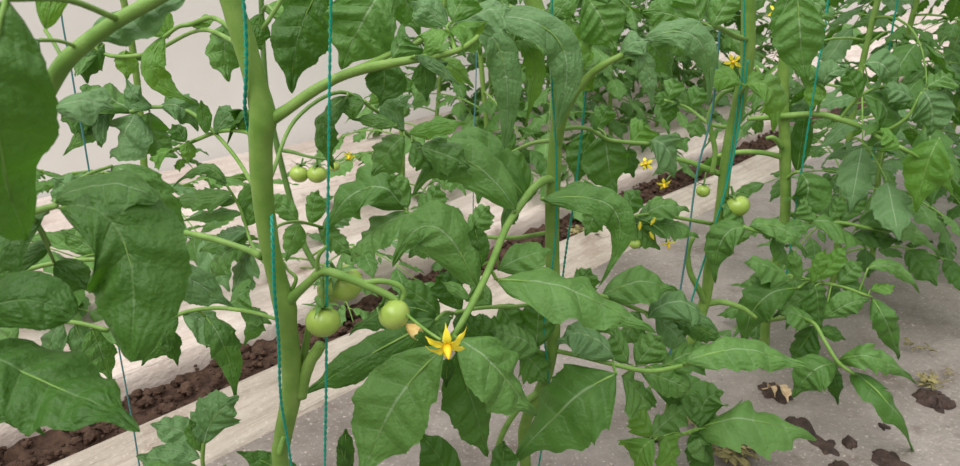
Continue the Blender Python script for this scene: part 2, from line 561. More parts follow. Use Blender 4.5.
def flower(plant, px, py, Y, dpx, face, stalk=None, n=6, seed=0):
    """open star flower: reflexed pointed petals, stamen cone, green sepals behind"""
    r = dpx * .5 * pscale(py, Y)
    c = W(px, py, Y)
    f = Vector(face).normalized()
    q = UP.rotation_difference(f)
    rg = random.Random(seed)
    mb = MB(); sb = MB(); kb = MB()
    for k in range(n):
        ph = 2 * math.pi * k / n + seed * .7
        d = q @ Vector((math.cos(ph), math.sin(ph), 0))
        rf = rg.uniform(-.55, .05)
        leaflet_geo(mb, c + d * r * .08, c + d * r * .55 + f * r * .1, c + d * r * rg.uniform(.85, 1.1) + f * r * rf, r * .38, f, 0, rg.uniform(-.2, .4), k + seed, 12, 3)
        d2 = q @ Vector((math.cos(ph + .5), math.sin(ph + .5), 0))
        leaflet_geo(sb, c - f * r * .1, c + d2 * r * .4 - f * r * .2, c + d2 * r * .75 - f * r * .35, r * .16, f, 0, .1, k, 8, 2)
    tube(kb, [c, c + f * r * .3, c + f * r * .55, c + f * r * .78], [r * .18, r * .19, r * .12, r * .04], 10)
    if stalk:
        pts = catmull([tuple(c - f * r * .1)] + [tuple(W(*s)) for s in stalk], 6)
        tube(sb, pts, [max(.0008, r * .07)] * len(pts), 7)
    fl = mb.build('flower', M_PETAL, plant)
    kb.build('stamen_cone', M_CONE, fl)
    sb.build('sepals', M_CAL, fl)
    return fl

def bud(plant, px, py, Y, dpx, d, seed=0):
    r = dpx * .5 * pscale(py, Y); c = W(px, py, Y); d = Vector(d).normalized()
    mb = MB()
    tube(mb, [c, c + d * r * .5, c + d * r * 1.3, c + d * r * 2.2], [r * .3, r * .55, r * .45, r * .06], 8)
    b = mb.build('flower_bud', M_PETAL, plant)
    sb = MB()
    o = d.orthogonal().normalized()
    for k in range(5):
        a = Quaternion(d, 2 * math.pi * k / 5) @ o
        leaflet_geo(sb, c, c + a * r * .7 + d * r * .5, c + a * r * .9 + d * r * 1.6, r * .4, a, 0, .1, k + seed, 6, 2)
    sb.build('sepals', M_CAL, b)

def plant_at(label, x, y, group='tomato plants along the rows'):
    return empty('tomato_plant', Vector((x, y, 0)), label, 'tomato plant', group)

def stem_path(plant, spec, mat=M_STEM, name='stem', sides=14, wob=.10, seed=3):
    mb = MB()
    pts = pathtube(mb, spec, 6, sides, 0, wob, seed)
    o = mb.build(name, mat, plant)
    return pts

# ------------------------------------------------------------------ the setting
def strip(name, mat, prof, t0, t1, dt, amp, fseed, uvs=False):
    """sheet laid along the row: prof = list of (n, z) across, wrinkled with noise"""
    mb = MB(); vs = []; fs = []
    nt = int((t1 - t0) / dt)
    npf = len(prof)
    for i in range(nt + 1):
        t = t0 + dt * i
        for n, z, a in prof:
            w = noise.noise(Vector((t * .9 + fseed, n * 16, fseed))) * .6 + noise.noise(Vector((t * 2.4 + fseed, n * 28, 3.1 + fseed))) * .4
            dn = noise.noise(Vector((t * 1.7, n * .5 + fseed, 9.3))) * .014 * (1 if a > 0 else 0)
            vs.append(RT(t, n + dn, z + w * amp * a))
    for i in range(nt):
        for j in range(npf - 1):
            k = i * npf + j
            fs.append((k, k + npf, k + npf + 1, k + 1))
    mb.add(vs, fs)
    return mb.build(name, mat)

def lin(a, b, n):
    return [a + (b - a) * i / (n - 1) for i in range(n)]

# bare soil under everything
mb = MB(); vs = []; fs = []
TT = lin(-3.0, 22.0, 260); NN = lin(-1.4, 3.2, 60)
for t in TT:
    for n in NN:
        vs.append(RT(t, n, -.075 + .008 * noise.noise(Vector((t * 6, n * 6, 0)))))
for i in range(len(TT) - 1):
    for j in range(len(NN) - 1):
        k = i * len(NN) + j
        fs.append((k, k + len(NN), k + len(NN) + 1, k + 1))
mb.add(vs, fs)
struct(mb.build('ground', M_SOIL))

# open furrow of crumbly soil between the two film covered beds
mb = MB(); vs = []; fs = []
TT = lin(-1.6, 6.0, 700); NN = lin(.985, 1.215, 26)
for t in TT:
    for n in NN:
        p = Vector((t, n, 0))
        z = -.030 + .012 * noise.noise(p * 11) + .011 * noise.noise(p * 34) + .007 * abs(noise.noise(p * 70)) - .014 * (1 - abs((n - 1.10) / .115))
        vs.append(RT(t, n, z))
for i in range(len(TT) - 1):
    for j in range(len(NN) - 1):
        k = i * len(NN) + j
        fs.append((k, k + len(NN), k + len(NN) + 1, k + 1))
mb.add(vs, fs)
struct(mb.build('ground_furrow', M_SOIL))

def clod(mb, c, r, seed):
    rows, cols = 5, 7
    vs, fs = [], []
    for i in range(rows + 1):
        th = math.pi * i / rows
        for k in range(cols):
            ph = 2 * math.pi * k / cols
            d = Vector((math.sin(th) * math.cos(ph), math.sin(th) * math.sin(ph), math.cos(th) * .75))
            vs.append(c + d * r * (1 + .5 * noise.noise(d * 1.6 + Vector((seed, seed * .37, 0)))))
    for i in range(rows):
        for k in range(cols):
            k2 = (k + 1) % cols
            fs.append((i * cols + k, (i + 1) * cols + k, (i + 1) * cols + k2, i * cols + k2))
    mb.add(vs, fs)
mb = MB()
for i in range(2600):
    t = rng.uniform(-1.2, 3.2); n = max(1.0, min(1.205, rng.gauss(1.10, .045)))
    clod(mb, RT(t, n, -.034 + rng.uniform(0, .012)), rng.choice((.003, .0035, .004, .0055, .008, .011)) * rng.uniform(.7, 1.2), i)
o = mb.build('soil_crumbs', M_SOIL, smooth=False)
tag(o, 'loose brown soil crumbs filling the open furrow between the film covered beds', 'soil', None, 'stuff')

# plastic films
prof = [(n, .0, .35) for n in lin(-1.2, .86, 56)] + [(.88, -.0005, .4), (.90, -.004, .4), (.93, -.012, .3)]
film_near = strip('mulch_film', M_FILMG, prof, -2.2, 14.0, .04, .009, 1.0)
tag(film_near, 'grey translucent mulch film with dried mud specks under the nearest plants', 'plastic film')
prof = [(.866, -.008, .3), (.874, .002, .3), (.880, .006, .4), (.888, .010, .5), (.900, .008, .7), (.912, .006, .8), (.925, .012, .9), (.934, .020, .9), (.943, .012, .9), (.955, .007, .8), (.965, .014, .7), (.974, .022, .6), (.985, .026, .6),
        (.998, .021, .6), (1.006, .008, .5), (1.010, -.010, .5), (1.016, -.028, .4), (1.024, -.045, .3)]
film_strip = strip('mulch_film', M_FILMS, prof, -2.0, 7.0, .022, .011, 5.0)
tag(film_strip, 'pale creased film strip with a rolled lip along the near side of the soil furrow', 'plastic film')
prof = [(1.178, -.045, .3), (1.180, -.02, .4), (1.184, .004, .6), (1.195, .016, .8), (1.212, .016, 1), (1.226, .004, 1), (1.238, .004, 1), (1.252, .022, 1), (1.266, .032, 1), (1.282, .022, 1), (1.296, .004, 1),
        (1.315, .002, 1), (1.335, .016, 1.2), (1.352, .036, 1.2), (1.366, .038, 1.2), (1.380, .018, 1.2), (1.40, .006, 1.2), (1.43, .012, 1.3)]
n_ = 1.45
while n_ < 2.27:
    prof.append((n_, .020 + .013 * math.sin(n_ * 58) + .008 * math.sin(n_ * 131 + 1), 1.5))
    n_ += .018
film_far = strip('mulch_film', M_FILMW, prof, -2.0, 14.0, .04, .018, 11.0)
tag(film_far, 'white folded mulch film covering the bed beyond the soil furrow', 'plastic film')

# wall of white greenhouse plastic behind the second row
mb = MB(); vs = []; fs = []
TT = lin(-2.6, 22.0, 260); ZZ = lin(-.05, 2.4, 40)
for t in TT:
    for z in ZZ:
        d = .02 * noise.noise(Vector((t * .9, z * 1.4, 2.2))) + .010 * noise.noise(Vector((t * 4, z * 1.2, 5)))
        vs.append(RT(t, 2.28 + d + .05 * z, z))
for i in range(len(TT) - 1):
    for j in range(len(ZZ) - 1):
        k = i * len(ZZ) + j
        fs.append((k, k + len(ZZ), k + len(ZZ) + 1, k + 1))
mb.add(vs, fs)
struct(mb.build('wall_back', M_WALL))

# ------------------------------------------------------------------ plant 0: cut off by the left edge, nearest the camera
Y0 = .30
p0 = plant_at('out of focus tomato plant with very large leaves cut off by the left edge', -.349, .25, None)
stem_path(p0, [(-430, 1000, .25, 40), (-440, 600, .25, 42), (-450, 250, .25, 42), (-440, 0, .26, 42), (-420, -160, .26, 36)], M_STEM)
leaf(p0, .33, [(-450, 330, .25, 22), (-250, 270, .27, 21), (-80, 210, .30, 20), (20, 140, .32, 20), (47, 92, .33, 20), (62, 66, .33, 21), (80, 48, .33, 20), (112, 24, .33, 18), (162, -4, .33, 17), (235, -45, .33, 14)], [
    (6, -2, 24, 238, 112, {'y': .265, 'dy': .01, 'm': (-4, 110, .255), 'l': .12, 'f': .3, 'k': 'd', 'r': -10, 'tp': 0, 'pe': .9}),
    (52, 108, 114, 108, 38, {'y': .35, 'a': .12, 'l': .1, 'k': 'p'}),
    (40, 40, 5, 100, 40, {'y': .31, 'l': .2, 'k': 'p'}),
    (92, 34, 205, -22, 38, {'y': .34, 'l': .2, 'k': 'p', 'm': (140, 8, .34)}),
    (45, 30, 62, -40, 30, {'y': .34, 'l': .3, 'k': 'f'}),
])
leaf(p0, .33, [(-445, 420, .25, 15), (-250, 330, .28, 13), (-60, 240, .31, 11), (40, 210, .33, 9), (57, 206, .33, 7)], [
    (58, 207, 131, 362, 110, {'m': (122, 238, .318), 'dy': -.03, 'l': .2, 'f': .38, 'k': 'd', 's': 4, 'r': 8, 'tp': 0, 'pe': .85}),
    (56, 200, 160, 199, 46, {'y': .335, 'a': .02, 'm': (105, 184, .335), 'tp': .3, 'pe': .8, 'l': .05, 'k': 'n'}),
    (112, 166, 168, 262, 62, {'y': .40, 'l': .5, 'k': 'n', 'm': (150, 200, .39), 'tp': 0, 'pe': .8}),
    (48, 212, -30, 250, 48, {'y': .34, 'l': .2, 'k': 'd', 'a': .0}),
    (50, 245, -20, 290, 26, {'y': .36, 'l': .1, 'k': 'd'}),
    (54, 262, 92, 292, 38, {'y': .36, 'l': .3, 'k': 'd'}),
])
leaf(p0, .29, [(-440, 560, .25, 14), (-280, 470, .27, 12), (-120, 400, .28, 10), (-20, 362, .29, 8)], [
    (-30, 352, 140, 431, 92, {'m': (52, 384, .285), 'dy': -.03, 'l': .18, 'f': .26, 'k': 'd', 's': 11, 'r': -6}),
    (-40, 322, 73, 318, 62, {'y': .30, 'a': .03, 'm': (20, 300, .30), 'l': .03, 'tp': 0, 'pe': .8, 'k': 'd'}),
    (-40, 385, 46, 436, 34, {'y': .32, 'k': 'd'}),
])
leaf(p0, .47, [(-300, 470, .30, 9), (-100, 360, .40, 8), (10, 322, .46, 7), (70, 322, .47, 6), (108, 330, .47, 5)], [
    (62, 322, 40, 372, 36, {'l': .7, 'k': 'p'}),
    (75, 325, 96, 378, 30, {'l': .7, 'k': 'p'}),
    (92, 328, 112, 384, 34, {'l': .5, 'k': 'n'}),
    (100, 330, 146, 346, 22, {'l': .3, 'k': 'n'}),
    (55, 320, 45, 290, 30, {'l': .4, 'k': 'n'}),
    (20, 322, -10, 380, 40, {'l': .5, 'k': 'n'}),
])
leaf(p0, .40, [(-300, 380, .28, 9), (-60, 300, .36, 7), (60, 262, .40, 6), (165, 262, .40, 5)], [
    (160, 262, 232, 306, 40, {'y': .41, 'l': .2, 'k': 'p', 'a': .02}),
    (120, 262, 150, 300, 34, {'y': .42, 'l': .3, 'k': 'n'}),
    (100, 255, 60, 230, 30, {'y': .42, 'l': .3, 'k': 'n'}),
])

# ------------------------------------------------------------------ plant 1: thick forked stem with the three green tomatoes
YA = .46
p1 = plant_at('tomato plant with thick forked main stem, three green tomatoes and star shaped yellow flower', -.108, .46, None)
s1 = stem_path(p1, [(322, 733, YA, 19), (300, 600, YA, 19), (281, 470, YA, 16), (283, 438, YA, 18), (290, 402, YA, 20), (292, 372, YA, 20), (287, 325, YA, 21), (285, 306, YA, 23), (278, 282, YA, 20), (268, 235, YA, 20),
                    (262, 185, YA, 22), (261, 140, YA, 24), (263, 119, YA, 27), (258, 92, YA, 23), (246, 48, YA, 23), (229, -6, YA, 22), (205, -90, YA, 22), (190, -160, YA, 18)], wob=.07)
stem_path(p1, [(264, 124, YA, 14), (285, 111, YA, 11.5), (312, 92, YA, 11), (342, 76, YA, 10), (372, 67, YA - .005, 10), (405, 61, YA - .01, 8.5), (440, 55, YA - .01, 7), (458, 50, YA - .01, 6), (472, 42, YA - .005, 5), (478, 36, YA, 4)], M_STEM, 'side_shoot')
stem_path(p1, [(338, 78, YA, 9), (364, 67, YA + .01, 8), (390, 55, YA + .02, 7), (414, 45, YA + .03, 6), (440, 20, YA + .03, 5), (448, -30, YA + .03, 4)], M_STEM, 'side_shoot')
stem_path(p1, [(300, 396, YA, 14), (304, 378, YA, 13), (310, 362, YA, 12), (319, 348, YA, 12), (321, 344, YA, 11)], M_STEM, 'pruned_stub')
stem_path(p1, [(302, 372, YA + .008, 8), (305, 350, YA + .01, 8), (309, 326, YA + .01, 6)], M_STEM, 'pruned_stub')
stem_path(p1, [(284, 436, YA - .006, 5), (280, 451, YA - .012, 6), (280, 455, YA - .013, 4)], M_STEM, 'leaf_scar')
# truss
stem_path(p1, [(286, 304, YA, 14), (297, 293, YA - .005, 10), (310, 281, YA - .008, 9), (323, 271, YA - .010, 9), (345, 277, YA - .012, 9), (366, 285, YA - .012, 9), (384, 293, YA - .012, 8), (398, 301, YA - .012, 7)], M_PET, 'truss_stalk', 10)
stem_path(p1, [(362, 283, YA - .012, 7), (382, 281, YA - .010, 6), (398, 285, YA - .010, 6), (404, 293, YA - .010, 5), (400, 303, YA - .011, 5)], M_PET, 'truss_stalk', 8)
stem_path(p1, [(292, 290, YA, 4), (296, 278, YA, 4), (288, 270, YA + .002, 3), (283, 262, YA + .003, 3)], M_PET, 'truss_stalk', 8)
tomato(p1, 323, 321, YA - .012, 35, (322, 276, YA - .011))
tomato(p1, 344, 283, YA + .012, 38, (330, 262, YA - .004), .92)
tomato(p1, 332, 289, YA + .016, 30, (320, 268, YA + .0), .92)
tomato(p1, 394, 314, YA - .014, 32, (399, 296, YA - .012), .95, axis=Vector((-.75, .15, .62)), wither=True)
stem_path(p1, [(404, 312, YA - .016, 3), (418, 324, YA - .03, 3), (430, 333, YA - .045, 3), (441, 340, YA - .052, 3)], M_PET, 'flower_stalk', 8)
flower(p1, 447, 345, YA - .055, 47, (.10, -.75, -.25), None, 6, 1)
stem_path(p1, [(318, 272, YA - .01, 5), (318, 258, YA - .014, 4), (326, 246, YA - .016, 3)], M_PET, 'flower_stalk', 8)
# leaf stalks and blades
leaf(p1, YA, [(262, 256, YA, 12), (245, 249, YA + .01, 8), (210, 238, YA + .02, 8), (172, 230, YA + .03, 7), (120, 220, YA + .04, 6), (95, 214, YA + .04, 5)], [
    (110, 218, 72, 240, 36, {'y': .51, 'k': 'n'}), (100, 216, 140, 180, 40, {'y': .52, 'k': 'n'}),
    (96, 214, 52, 178, 44, {'y': .52, 'k': 'p'}),
])
leaf(p1, .60, [(252, 92, YA + .02, 6), (238, 40, .52, 6), (214, 18, .58, 6), (192, 24, .60, 6), (178, 27, .60, 5), (163, 38, .60, 5)], [
    (190, 25, 218, 19, 12, {'l': .1, 'k': 'f'}),
    (165, 36, 198, 105, 30, {'m': (154, 72, .59), 'l': .25, 'k': 'f', 'r': 25, 'f': .35}),
    (166, 38, 140, 14, 26, {'l': .5, 'k': 'f', 'r': 20}), (168, 38, 163, 6, 16, {'l': .5, 'k': 'f'}),
])
leaf(p1, .56, [(255, 70, YA + .02, 5), (244, 40, .53, 5), (234, 24, .56, 4)], [
    (233, 24, 229, 82, 44, {'l': .4, 'k': 'n', 'm': (224, 50, .56)}),
    (236, 22, 262, 50, 30, {'l': .4, 'k': 'n', 'y': .58}),
])
leaf(p1, .50, [(262, 30, YA + .03, 6), (300, -20, .50, 6), (360, -30, .50, 6), (392, -22, .50, 5)], [
    (390, -20, 341, 70, 78, {'m': (362, 22, .485), 'l': .2, 'k': 'n', 'f': .3, 's': 40}),
    (330, -26, 292, 94, 64, {'m': (300, 30, .53), 'y': .53, 'l': .25, 'k': 'd', 'f': .3, 's': 41}),
    (395, -20, 420, 36, 42, {'y': .51, 'k': 'n'}),
    (262, 10, 330, 12, 26, {'y': .55, 'k': 'f', 'l': .3}), (262, 14, 250, 52, 28, {'y': .56, 'k': 'd'}),
])
leaf(p1, .47, [(368, 66, YA, 6), (378, 64, .47, 5), (386, 62, .47, 4)], [
    (382, 60, 380, 106, 44, {'m': (384, 80, .47), 'l': .08, 'k': 'd', 'f': .15}),
    (392, 58, 408, 36, 36, {'k': 'n', 'l': .2}),
])
leaf(p1, .46, [(408, 61, YA - .01, 5), (418, 58, .46, 5), (428, 58, .46, 4)], [
    (424, 60, 427, 102, 26, {'l': .1, 'k': 'd', 'y': .47}),
    (415, 56, 460, 86, 14, {'l': .1, 'k': 'p', 'y': .445, 'r': 30}),
    (432, 55, 444, 72, 22, {'l': .2, 'k': 'd', 'y': .48}),
    (430, 54, 474, 88, 24, {'l': .4, 'k': 'f', 'y': .50}),
])
leaf(p1, .47, [(455, 50, YA - .01, 6), (452, 38, .46, 5), (446, 28, .46, 5)], [
    (446, 30, 424, 66, 26, {'l': .4, 'k': 'f', 'm': (428, 38, .45)}),
    (450, 28, 480, 56, 30, {'l': .5, 'k': 'f', 'm': (470, 30, .46)}),
    (448, 26, 410, 2, 34, {'l': .3, 'k': 'p'}), (452, 22, 470, -16, 34, {'l': .4, 'k': 'n'}),
    (455, 24, 512, 8, 38, {'l': .4, 'k': 'p', 'y': .49}),
])
leaf(p1, .60, [(270, 180, YA + .01, 5), (295, 120, .54, 5), (340, 92, .60, 5), (378, 112, .62, 5), (404, 131, .62, 5), (424, 150, .62, 4)], [
    (404, 130, 412, 96, 30, {'y': .61, 'l': .15, 'k': 'p', 'm': (396, 108, .61)}), (396, 126, 352, 120, 16, {'l': .3, 'k': 'n'}),
    (410, 134, 468, 124, 22, {'l': .5, 'k': 'f', 'y': .60}), (404, 136, 372, 176, 42, {'l': .7, 'k': 'n'}),
    (412, 142, 432, 170, 28, {'l': .3, 'k': 'n'}), (365, 102, 338, 112, 30, {'k': 'n'}), (370, 104, 392, 84, 20, {'k': 'f', 'l': .4}),
    (348, 96, 334, 170, 30, {'k': 'd', 'l': .2, 'm': (324, 124, .60), 'r': 20}),
    (420, 148, 470, 168, 40, {'l': .4, 'k': 'n'}),
])
leaf(p1, .62, [(262, 160, YA + .02, 6), (250, 134, .58, 5), (222, 131, .62, 5), (196, 140, .63, 5), (170, 152, .63, 4)], [
    (206, 134, 201, 100, 16, {'l': .3, 'k': 'n'}), (214, 133, 236, 110, 28, {'l': .5, 'k': 'p'}),
    (243, 132, 226, 146, 14, {'l': .2, 'k': 'd', 'm': (242, 110, .60), 'r': 40}), (190, 142, 188, 164, 18, {'k': 'f', 'l': .6}),
    (186, 142, 172, 124, 20, {'k': 'n'}), (172, 150, 150, 160, 18, {'k': 'f'}),
])
leaf(p1, .66, [(262, 200, YA + .02, 6), (230, 150, .60, 5), (190, 112, .65, 5), (152, 107, .66, 5), (128, 112, .66, 5), (92, 108, .66, 4)], [
    (152, 106, 126, 78, 24, {'l': .1, 'k': 'p', 'm': (136, 96, .65)}), (160, 106, 198, 132, 34, {'l': .4, 'k': 'p', 'm': (182, 108, .65)}),
    (150, 112, 178, 158, 40, {'l': .75, 'k': 'n', 'm': (156, 140, .66)}), (136, 112, 110, 158, 34, {'l': .15, 'k': 'p', 'm': (124, 134, .65)}),
    (132, 112, 80, 86, 44, {'l': .5, 'k': 'n'}), (112, 110, 84, 134, 34, {'l': .3, 'k': 'p'}), (98, 108, 60, 120, 40, {'k': 'n'}),
    (142, 105, 134, 96, 10, {'l': .1, 'k': 'd'}), (165, 105, 172, 90, 14, {'l': .2, 'k': 'n'}),
    (118, 110, 62, 156, 22, {'l': .2, 'k': 'n'}),
])
leaf(p1, .70, [(246, 48, YA + .02, 7), (200, 30, .60, 5), (150, 53, .68, 5), (112, 56, .70, 5), (90, 45, .70, 4)], [
    (104, 44, 88, 84, 34, {'l': .3, 'k': 'd', 'm': (88, 60, .70)}), (126, 50, 127, 80, 24, {'l': .3, 'k': 'f'}),
    (100, 42, 118, 20, 24, {'k': 'n'}), (138, 54, 142, 62, 8, {'l': 0, 'k': 'd'}), (98, 55, 70, 64, 24, {'k': 'n'}),
])
leaf(p1, .56, [(280, 320, YA + .02, 5), (250, 312, .52, 5), (215, 308, .55, 5), (180, 314, .56, 5), (160, 330, .56, 4)], [
    (182, 312, 238, 345, 34, {'l': .3, 'k': 'p'}), (205, 316, 236, 400, 34, {'l': .5, 'k': 'n', 'm': (226, 352, .55)}),
    (178, 316, 142, 366, 32, {'k': 'd'}), (168, 330, 178, 366, 22, {'k': 'd'}), (240, 310, 272, 324, 22, {'k': 'n'}),
    (228, 308, 250, 288, 28, {'k': 'n'}), (262, 314, 244, 346, 22, {'k': 'n'}),
])
leaf(p1, .52, [(292, 520, YA, 7), (250, 520, .48, 6), (212, 490, .52, 6), (203, 466, .52, 5), (204, 438, .52, 5)], [
    (204, 444, 240, 396, 50, {'l': .65, 'k': 'p', 'm': (214, 418, .52)}), (200, 458, 152, 448, 24, {'l': .15, 'k': 'p'}),
    (200, 452, 190, 420, 20, {'l': .5, 'k': 'n'}), (194, 470, 136, 456, 36, {'l': .5, 'k': 'p', 'y': .54}), (202, 440, 150, 424, 34, {'l': .5, 'k': 'p', 'y': .55}),
    (206, 474, 110, 480, 30, {'k': 'n'}), (208, 480, 238, 476, 26, {'k': 'n'}),
])
leaf(p1, .50, [(292, 480, YA, 6), (320, 490, .48, 5), (345, 480, .50, 5)], [
    (345, 480, 346, 428, 20, {'k': 'd', 'l': .3}), (350, 484, 338, 440, 16, {'k': 'd'}), (310, 488, 236, 452, 30, {'k': 'd'}),
])

leaf(p1, .72, [(264, 262, YA + .02, 5), (256, 252, .60, 4), (250, 240, .70, 4), (240, 208, .72, 4), (226, 184, .72, 3)], [
    (226, 184, 173, 188, 15, {'m': (202, 168, .72), 'l': .6, 'k': 'n'}), (232, 193, 169, 200, 26, {'l': .8, 'k': 'n', 'm': (200, 198, .71)}), (236, 202, 208, 200, 14, {'l': .2, 'k': 'n'}),
    (241, 214, 182, 222, 14, {'l': .3, 'k': 'n'}), (228, 186, 216, 178, 9, {'l': .2}), (248, 238, 198, 252, 28, {'k': 'n'}), (250, 245, 212, 284, 28, {'k': 'n', 'm': (222, 256, .71)}),
    (252, 250, 234, 296, 32, {'k': 'p'}), (249, 232, 218, 236, 24, {'k': 'p'}), (246, 226, 262, 196, 26, {'k': 'n'}), (240, 210, 256, 182, 18, {'k': 'n'}),
])
leaf(p1, .85, [(268, 240, YA + .02, 5), (280, 225, .65, 4), (300, 222, .80, 4), (325, 228, .86, 4)], [
    (298, 222, 268, 194, 24, {'k': 'n'}), (310, 224, 318, 190, 24, {'k': 'n'}), (300, 224, 286, 262, 26, {'k': 'n'}), (318, 228, 352, 256, 26, {'k': 'n'}), (322, 227, 356, 212, 24, {'k': 'p'}),
])

# ------------------------------------------------------------------ plant 2: the plant in the middle
YB = .675
p2 = plant_at('tomato plant in the middle whose long leaf arches towards the viewer over the grey film', .060, .675, None)
s2 = stem_path(p2, [(536, 560, YB, 11), (526, 470, YB, 11), (525, 425, YB, 12), (543, 385, YB, 13), (553, 340, YB, 13), (553, 290, YB, 14), (552, 230, YB, 14), (554, 170, YB, 14), (557, 120, YB, 13), (557, 80, YB, 13),
                    (550, 40, YB, 14), (534, 2, YB, 16), (522, -40, YB, 14), (518, -120, YB, 11)], wob=.12)
stem_path(p2, [(557, 150, YB, 9), (562, 122, YB - .01, 9), (572, 98, YB - .015, 9), (588, 77, YB - .02, 8), (605, 64, YB - .03, 7), (622, 55, YB - .03, 6)], M_STEM, 'side_shoot')
stem_path(p2, [(560, 130, YB - .005, 7), (565, 102, YB - .015, 6), (565, 76, YB - .02, 6), (564, 54, YB - .02, 5)], M_STEM, 'side_shoot')
stem_path(p2, [(548, 388, YB, 7), (530, 398, YB - .005, 7), (514, 414, YB - .01, 6), (500, 440, YB - .01, 6), (496, 470, YB - .01, 5)], M_PET, 'side_shoot')
# the large leaf towards the viewer
leaf(p2, .58, [(556, 180, YB, 11), (545, 180, .665, 11), (532, 190, .65, 10), (520, 206, .63, 9), (507, 226, .60, 9), (496, 252, .575, 9), (486, 276, .55, 9), (474, 300, .53, 9), (462, 322, .515, 8), (450, 342, .51, 7)], [
    (444, 348, 362, 480, 88, {'y': .50, 'dy': -.03, 'm': (394, 405, .485), 'pe': .8, 'l': .36, 'f': .2, 's': 61, 'r': -5}),
    (456, 338, 534, 416, 62, {'y': .505, 'm': (500, 372, .49), 'pe': .72, 'l': .15, 'k': 'n', 's': 62}),
    (457, 352, 489, 458, 52, {'y': .525, 'm': (474, 410, .525), 'l': .45, 'k': 'd', 's': 63}),
    (448, 358, 446, 388, 16, {'y': .52, 'k': 'd', 'l': .2}),
    (478, 288, 392, 268, 58, {'y': .56, 'dy': .0, 'm': (432, 226, .56), 'l': .4, 'k': 'n', 's': 64, 'r': -14}),
    (482, 266, 474, 224, 24, {'y': .57, 'l': .2, 'k': 'd'}),
    (496, 279, 655, 334, 50, {'y': .56, 'm': (575, 292, .555), 'l': .36, 'k': 'n', 's': 65}),
    (498, 270, 552, 250, 38, {'y': .60, 'l': .3, 'k': 'n'}),
    (516, 210, 412, 196, 52, {'y': .61, 'm': (458, 158, .61), 'l': .3, 'k': 'n', 's': 66, 'r': -16}),
    (526, 198, 442, 148, 52, {'y': .65, 'm': (478, 150, .655), 'l': .3, 'k': 'n'}),
    (528, 196, 505, 150, 34, {'y': .68, 'l': .2, 'k': 'n'}),
    (535, 194, 505, 238, 26, {'y': .67, 'l': .3, 'k': 'n', 'm': (510, 206, .67)}),
    (470, 300, 442, 282, 14, {'y': .54, 'l': .3, 'k': 'n'}),
], label='long arching leaf of large blades')
leaf(p2, .78, [(553, 232, YB, 6), (505, 238, .72, 5), (455, 232, .76, 5), (425, 220, .78, 5), (404, 211, .78, 4)], [
    (405, 210, 320, 240, 50, {'m': (364, 188, .77), 'l': .4, 'k': 'n', 's': 301}), (412, 214, 352, 262, 32, {'k': 'n', 'm': (372, 232, .77)}), (408, 208, 388, 174, 30, {'k': 'n'}),
    (425, 220, 440, 184, 28, {'k': 'n'}), (440, 226, 408, 258, 36, {'k': 'n'}), (462, 232, 470, 268, 36, {'k': 'd'}), (470, 234, 490, 206, 28, {'k': 'n'}),
])
leaf(p2, .82, [(554, 190, YB + .01, 6), (580, 196, .76, 5), (612, 214, .82, 5), (640, 226, .83, 4)], [
    (600, 206, 585, 236, 30, {'k': 'n'}), (636, 224, 690, 212, 28, {'k': 'n', 'm': (662, 206, .82)}), (625, 220, 660, 250, 28, {'k': 'n'}), (620, 216, 640, 190, 26, {'k': 'n'}),
    (640, 226, 700, 238, 26, {'k': 'n', 'm': (670, 224, .82)}),
])
leaf(p2, .86, [(556, 140, YB + .01, 6), (530, 144, .76, 5), (500, 158, .85, 5), (470, 165, .87, 4)], [
    (472, 164, 430, 182, 30, {'k': 'n'}), (485, 162, 478, 204, 32, {'k': 'n'}), (505, 156, 512, 196, 32, {'k': 'n'}), (490, 160, 470, 136, 28, {'k': 'n'}), (510, 154, 505, 128, 24, {'k': 'd'}),
])
# arch to the right
leaf(p2, .63, [(555, 202, YB, 7), (546, 200, .65, 6), (542, 199, .64, 5)], [
    (543, 199, 599, 287, 38, {'m': (616, 213, .625), 'l': .3, 'f': .35, 's': 71, 'r': 18}),
    (562, 190, 606, 200, 24, {'y': .66, 'l': .4, 'k': 'n'}),
])
# top, long curled blades
leaf(p2, .60, [(540, 16, YB, 7), (515, 8, .62, 6), (480, 18, .60, 6), (456, 30, .60, 5)], [
    (454, 31, 504, 150, 36, {'m': (500, 50, .59), 'tp': .2, 'pe': .85, 'l': .18, 'k': 'p', 'f': .35, 's': 81, 'r': 26}),
    (486, 20, 554, 130, 42, {'y': .61, 'm': (560, 42, .60), 'tp': .3, 'l': .12, 'k': 'p', 'f': .3, 's': 82, 'r': 26}),
    (515, 40, 524, 128, 26, {'y': .63, 'm': (534, 66, .62), 'l': .7, 'k': 'f', 's': 83}),
    (500, 14, 552, 34, 24, {'y': .63, 'l': .4, 'k': 'p'}), (508, 10, 488, -14, 36, {'y': .63, 'k': 'n'}),
    (520, 30, 500, 60, 26, {'y': .64, 'k': 'n', 'l': .5}), (545, 10, 574, 30, 26, {'y': .66, 'k': 'n'}),
])
leaf(p2, .655, [(565, 80, YB - .02, 5), (566, 70, .655, 4), (567, 60, .655, 4)], [
    (567, 76, 562, 12, 40, {'l': .4, 'k': 'f', 'm': (572, 42, .65)}), (568, 74, 592, 44, 26, {'l': .5, 'k': 'f'}),
    (569, 84, 556, 60, 16, {'l': .5, 'k': 'f'}), (570, 76, 600, 66, 20, {'l': .5, 'k': 'f', 'y': .67}),
])
leaf(p2, .65, [(545, -10, YB, 6), (565, -30, .66, 5), (584, -10, .65, 5)], [
    (584, -6, 616, 54, 54, {'l': .18, 'k': 'n', 'm': (602, 20, .645), 's': 92}), (580, -10, 552, 20, 30, {'k': 'n'}), (586, -12, 622, -10, 30, {'k': 'n'}),
])
